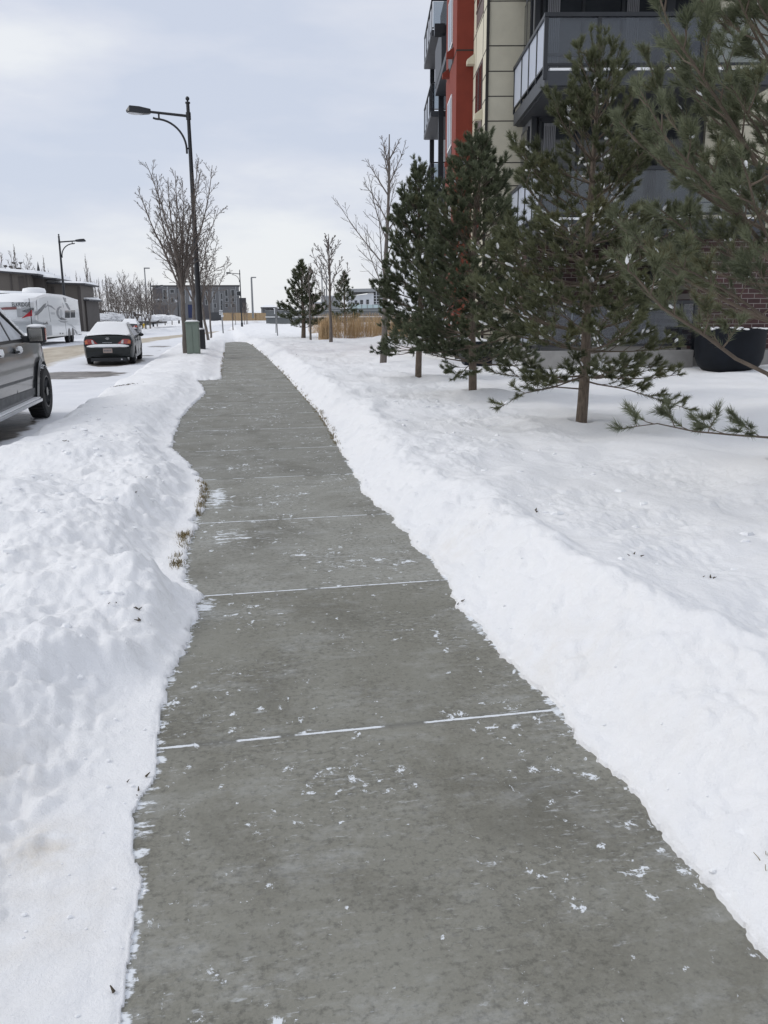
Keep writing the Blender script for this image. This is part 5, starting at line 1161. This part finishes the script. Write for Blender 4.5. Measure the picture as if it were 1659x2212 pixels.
for (pts, lab, Y) in (([(81.5, 565), (80, 583), (86.5, 587)], 'dark pointed spike over the middle town house roof, the taller one', 100), ([(118, 591), (117.3, 614), (122.5, 614)], 'dark narrow pointed spike over the lowest town house roof', 100)):
    q = [atY(x, y, Y) for x, y in pts]; c_ = (q[1]+q[2])/2; r_ = max(.12, np.hypot(*(q[2]-q[1])[[0, 2]])/2); zb_ = float(zg(Y))
    T = thing('roof_spike', lab, 'spire', (c_[0], Y, zb_)); MB().lathe([(r_, c_[2]-zb_), (r_*.5, (c_[2]+q[0][2])/2-zb_), (.01, q[0][2]-zb_)], 10).build('spike', 'roofedge', T)
    MB().tube([(0, 0, -.2), (0, 0, c_[2]-zb_+.1)], .04, 6).build('stem', 'roofedge', T)
for i, (px, py) in enumerate([(29.8, 567.5), (44.2, 568), (11.8, 574.5), (23, 576), (40, 580)]):
    q = atY(px, py, 117.8); o = MB().ell((0, 0, 0), (.26, .2, .14), 8, 5, .3).build('nest', 'tan2'); o.location = q; MB().ell((0, 0, .10), (.22, .18, .08), 8, 5, .2).build('snow', 'csnow', o, smooth=True)
    MB().tube([(0, 0, -.15), (random.uniform(-.3, .3), .1, -2.2)], [.05, .06], 4).build('twig', 'twig', o)
    tag(o, ['small dark snow-topped nest halfway up the thin poplar', 'small dark nest right of the thin poplar stem', 'small nest nearest the left edge, over the roof', 'small nest low between the left bush and the poplar', 'faintest small nest, lowest over the roof'][i], 'nest', 'nests in the bare tops over the roof')
# buildings beyond the panel wall
YW = 260.
def wb(px, py, Y=YW): p = atY(px, py, Y); return p[0], p[2]
ox, oz = wb(755, 690); W_ = thing('white_building', 'modern white building with a flat grey roof and a glazed corner', 'building', (ox, YW, oz))
def zq(x, y): a, b = wb(658.3+.1058*x, 603.4+.1058*y); return a-ox, b-oz
def zpoly(pts, y0, y1, nm, m_, par=W_): k = MB(); k.prism([zq(*p) for p in pts], y0, y1, 'y'); return k.build(nm, m_, par)
zpoly([(880, 900), (880, 330), (1030, 330), (1410, 290), (1410, 900)], 0, 12, 'white_wall', 'whitewall')
zpoly([(870, 200), (1280, 190), (1440, 188), (1440, 252), (1000, 262), (870, 262)], -2, 12, 'roof', 'lgrey')
zpoly([(960, 262), (1440, 252), (1440, 258), (1035, 320), (960, 320)], .2, 11, 'clerestory', 'glass')
zpoly([(1440, 188), (1600, 235), (1600, 900), (1410, 900), (1410, 262), (1440, 258)], .1, 12, 'glazed_corner', 'glass')
k = MB()
for p in [((1436, 250), (1446, 510))]: (xa, za), (xb, zb) = zq(*p[0]), zq(*p[1]); k.box(xa, xb, -1.9, -1.6, zb, za)
for y in (330, 390, 450, 500): (xa, za), (xb, zb) = zq(1412, y), zq(1590, y+6); k.box(xa, xb, -.1, .09, zb, za)
k.build('mullion', 'whitewall', W_)
for a, b, c_, d_ in ((1020, 1070, 432, 502), (1130, 1190, 424, 505), (1255, 1310, 416, 505)):
    f_ = zpoly([(a-3, d_+3), (b+3, d_+3), (b+3, c_-3), (a-3, c_-3)], -.1, -.003, 'window', 'lgrey'); k = MB(); (xa, za), (xb, zb) = zq(a+4, c_+3), zq(b-3, d_-2); k.box(xa, xb, -.16, -.102, zb, zb+(za-zb)*.45); k.box(xa, xb, -.16, -.102, zb+(za-zb)*.55, za); k.build('pane', 'glass', f_)
T, L, a, b, a0, b0 = far_line('screen_fence', 'pale green translucent screen before the white building', 'fence', (757, 657.5, 672), (830, 658.5, 672), 230, 228, 'bluegreen', .2)
for i in range(7): MB().box(L*i/6-.08, L*i/6+.08, -.1, -.003, 0, a[2]-a0).build('post', 'galv', T)
T, L, a, b, a0, b0 = far_line('brick_hall', 'low pale pinkish hall between the two far pines', 'building', (676, 655.5, 690), (703, 655, 690), 240, 240, 'pink', 9); MB().box(-.2, L+.2, -.2, 9.2, a[2]-a0, a[2]-a0+.4).build('roof', 'cap', T)
T, L, a, b, a0, b0 = far_line('grey_tower', 'tall pale grey metal hall behind the thin poles', 'building', (700, 641, 690), (735, 641, 690), 250, 250, 'lgrey', 9)
MB().box(-.2, L+.2, -.2, 9.2, a[2]-a0, a[2]-a0+.3).build('roof', 'cap', T)
def house(label, px0, px1, ye, yr, yb, Y):
    a = atY(px0, ye, Y); b = atY(px1, ye, Y); zr = atY(px0, yr, Y)[2]; z0 = atY(px0, yb, Y)[2]; w_ = b[0]-a[0]
    T = thing('snowy_house', label, 'house', (a[0], Y, z0), 0, 'grey houses with snowy roofs far off'); h_ = a[2]-z0
    MB().box(.4, w_-.4, 0, 8, -1, h_).build('wall', 'farwall', T)
    k = MB(); k.add([(0, -.6, h_), (w_, -.6, h_), (w_, 8.6, h_), (0, 8.6, h_), (w_*.28, 3, zr-z0), (w_*.72, 3, zr-z0)], [(0, 1, 2, 3), (0, 1, 5, 4), (1, 2, 5), (2, 3, 4, 5), (3, 0, 4)]); k.build('roof', 'csnow', T)
    k = MB().box(-.05, w_+.05, -.7, -.602, h_-.25, h_+.05); k.build('gutter', 'roofedge', T)
    for x in (.3, .6): MB().box(w_*x, w_*x+.9, -.04, -.003, h_*.45, h_*.8).build('window', 'glass', T)
    return T
house('grey house with a snow covered hip roof right of the cedar fence', 563, 602, 664, 658.5, 690, 235)
house('grey house partly behind the rounded far pine', 592, 640, 667, 661, 690, 228)
# ------------------------------------------------------------------ dry grasses
def blades(n, fx, hgt, wd, rng, tilt=.22, seg2=True):
    b = fx(n); h = hgt*rng.uniform(.55, 1.08, n); a = rng.uniform(0, 6.28, n); t = rng.normal(0, tilt, n); d = np.stack([np.cos(a)*np.sin(t), np.sin(a)*np.sin(t), np.cos(t)], 1)
    s = np.stack([np.cos(a+1.2), np.sin(a+1.2), 0*a], 1)*wd/2; mid = b+d*(h*.6)[:, None]; top = b+d*h[:, None]+np.stack([np.cos(a), np.sin(a), 0*a], 1)*(h*.10)[:, None]
    V = np.stack([b-s, b+s, mid+s*.8, mid-s*.8, mid-s*.8, mid+s*.8, top+s*.5, top-s*.5], 1).reshape(-1, 3)
    return V, np.arange(8*n).reshape(-1, 4)
rg_ = np.random.default_rng(5)
def gz_arr(x, y): return terrain(x, y)
def fx_clumps(cl, sp_):
    def f(n):
        i = rg_.integers(0, len(cl), n); c_ = np.array(cl)[i]; x = c_[:, 0]+rg_.normal(0, sp_, n); y = c_[:, 1]+rg_.normal(0, sp_, n); return np.stack([x, y, gz_arr(x, y)-.03], 1)
    return f
cl = [(x+rg_.normal(0, .12), y+rg_.normal(0, .2)) for y, x0_, x1_, st_ in ((42.3, 5.0, 9.2, .42), (43.6, 5.2, 9.6, .5), (56, 5.4, 14, .6), (59, 6, 16, .7)) for x in np.arange(x0_, x1_, st_)]
V, Fc = blades(3600, fx_clumps(cl, .21), 1.18, .014, rg_, .2)
tag(big('tall_grass', V, Fc, MT['straw']), 'bed of tall straw-coloured dry grasses standing in the snow on the far lawn', 'grass', kind='stuff')
q = gp(703, 731, .22); V, Fc = blades(420, fx_clumps([(q[0]-.05, q[1])], .11), .95, .02, rg_, .2)
tag(big('grass_clump', V-np.array([q[0], q[1], q[2]]), Fc, MT['straw']), 'single clump of dry grass standing apart left of the grass bed', 'grass').location = tuple(q)
ep = []
for (a, b, X_e, n_) in ((9.3, 13.2, None, 46), (13.2, 24, None, 60), (26, 40, None, 30)):
    for i in range(n_): y = rg_.uniform(a, b); ep.append((np.interp(y, RPd[:, 1], RPd[:, 0])+rg_.normal(.0, .018), y))
for (a, b, n_) in ((6.55, 7.9, 40), (5.55, 5.95, 20), (5.1, 5.4, 14), (20.6, 33, 40)):
    for i in range(n_): y = rg_.uniform(a, b); ep.append((np.interp(y, LPd[:, 1], LPd[:, 0])-(.03 if y < 7 else .01)-.03*(y < 6.2)+rg_.normal(0, .015), y))
for i in range(2): ep.append((1.37+rg_.normal(0, .02), 1.78+rg_.normal(0, .03)))
def fx2(n):
    i = rg_.integers(0, len(ep), n); c_ = np.array(ep)[i]; x = c_[:, 0]+rg_.normal(0, .014, n); y = c_[:, 1]+rg_.normal(0, .03, n); return np.stack([x, y, np.maximum(gz_arr(x, y), 0)-.008], 1)
V, Fc = blades(5000, fx2, .035, .0038, rg_, .85)
tag(big('edge_grass', V, Fc, MT['grassb']), 'frosted brown-green grass peeping out along both sidewalk edges', 'grass', kind='stuff')
# leaves and twigs lying on the snow
k = MB()
spots = [(265, 822, 40, .10), (150, 968, 5, .02), (1160, 1112, 3, .01), (770, 1180, 2, .01), (305, 1028, 2, .012), (300, 1300, 3, .01), (1537, 1280, 4, .02), (1375, 1233, 3, .02), (245, 1302, 2, .01), (290, 1318, 2, .01), (300, 1075, 2, .01), (945, 1170, 2, .01), (1000, 1235, 2, .01), (640, 772, 3, .05), (355, 1570, 6, .05), (335, 1500, 5, .04), (330, 1600, 5, .03), (285, 1985, 4, .02), (1570, 1930, 3, .02)]
for px, py, n_, sp_ in spots:
    p = gp(px, py, .2)
    for i in range(n_):
        x, y = p[0]+random.gauss(0, sp_*1.6), p[1]+random.gauss(0, sp_); z = gh(x, y); a = random.uniform(0, 6.28); l = random.uniform(.006, .018)*(1+p[1]*.07)
        k.tube([(x, y, z+.004), (x+math.cos(a)*l, y+math.sin(a)*l, z+.012)], [l*.25, l*.08], 4)
tag(k.build('leaf_litter', 'debris'), 'dark bits of leaves and twigs scattered on the snow banks', 'debris', kind='stuff')
# loose snow crumbs along the banks
k = MB()
for i in range(260):
    y = 1.4+random.random()**1.8*12; sd_ = random.choice((-1, 1)); Pd = RPd if sd_ > 0 else LPd
    x = np.interp(y, Pd[:, 1], Pd[:, 0])+sd_*(random.expovariate(4)*(.6 if sd_ > 0 else 1)+.0)
    if x < -2.5: continue
    r_ = random.choice((.002, .003, .004, .006))*random.uniform(.7, 1.4); k.ell((x, y, max(0, gh(x, y))+r_*.4), (r_*1.2, r_, r_*.8), 6, 4, .25)
for i in range(170):                                            # broken chunks thrown up by the shovel
    sd_ = random.choice((-1, -1, 1)); y = random.uniform(3.4, 13); Pd = RPd if sd_ > 0 else LPd
    x = np.interp(y, Pd[:, 1], Pd[:, 0])+sd_*(random.uniform(.35, 1.5) if sd_ < 0 else random.uniform(.7, 1.9))
    if x < -2.5: continue
    r_ = random.uniform(.010, .030); k.ell((x, y, gh(x, y)+r_*.1), (r_*random.uniform(.8, 1.6), r_, r_*.6), 7, 4, .38)
tag(k.build('snow_crumbs', 'csnow', smooth=True), 'small loose crumbs of snow along the cleared sidewalk edges', 'snow', kind='stuff')
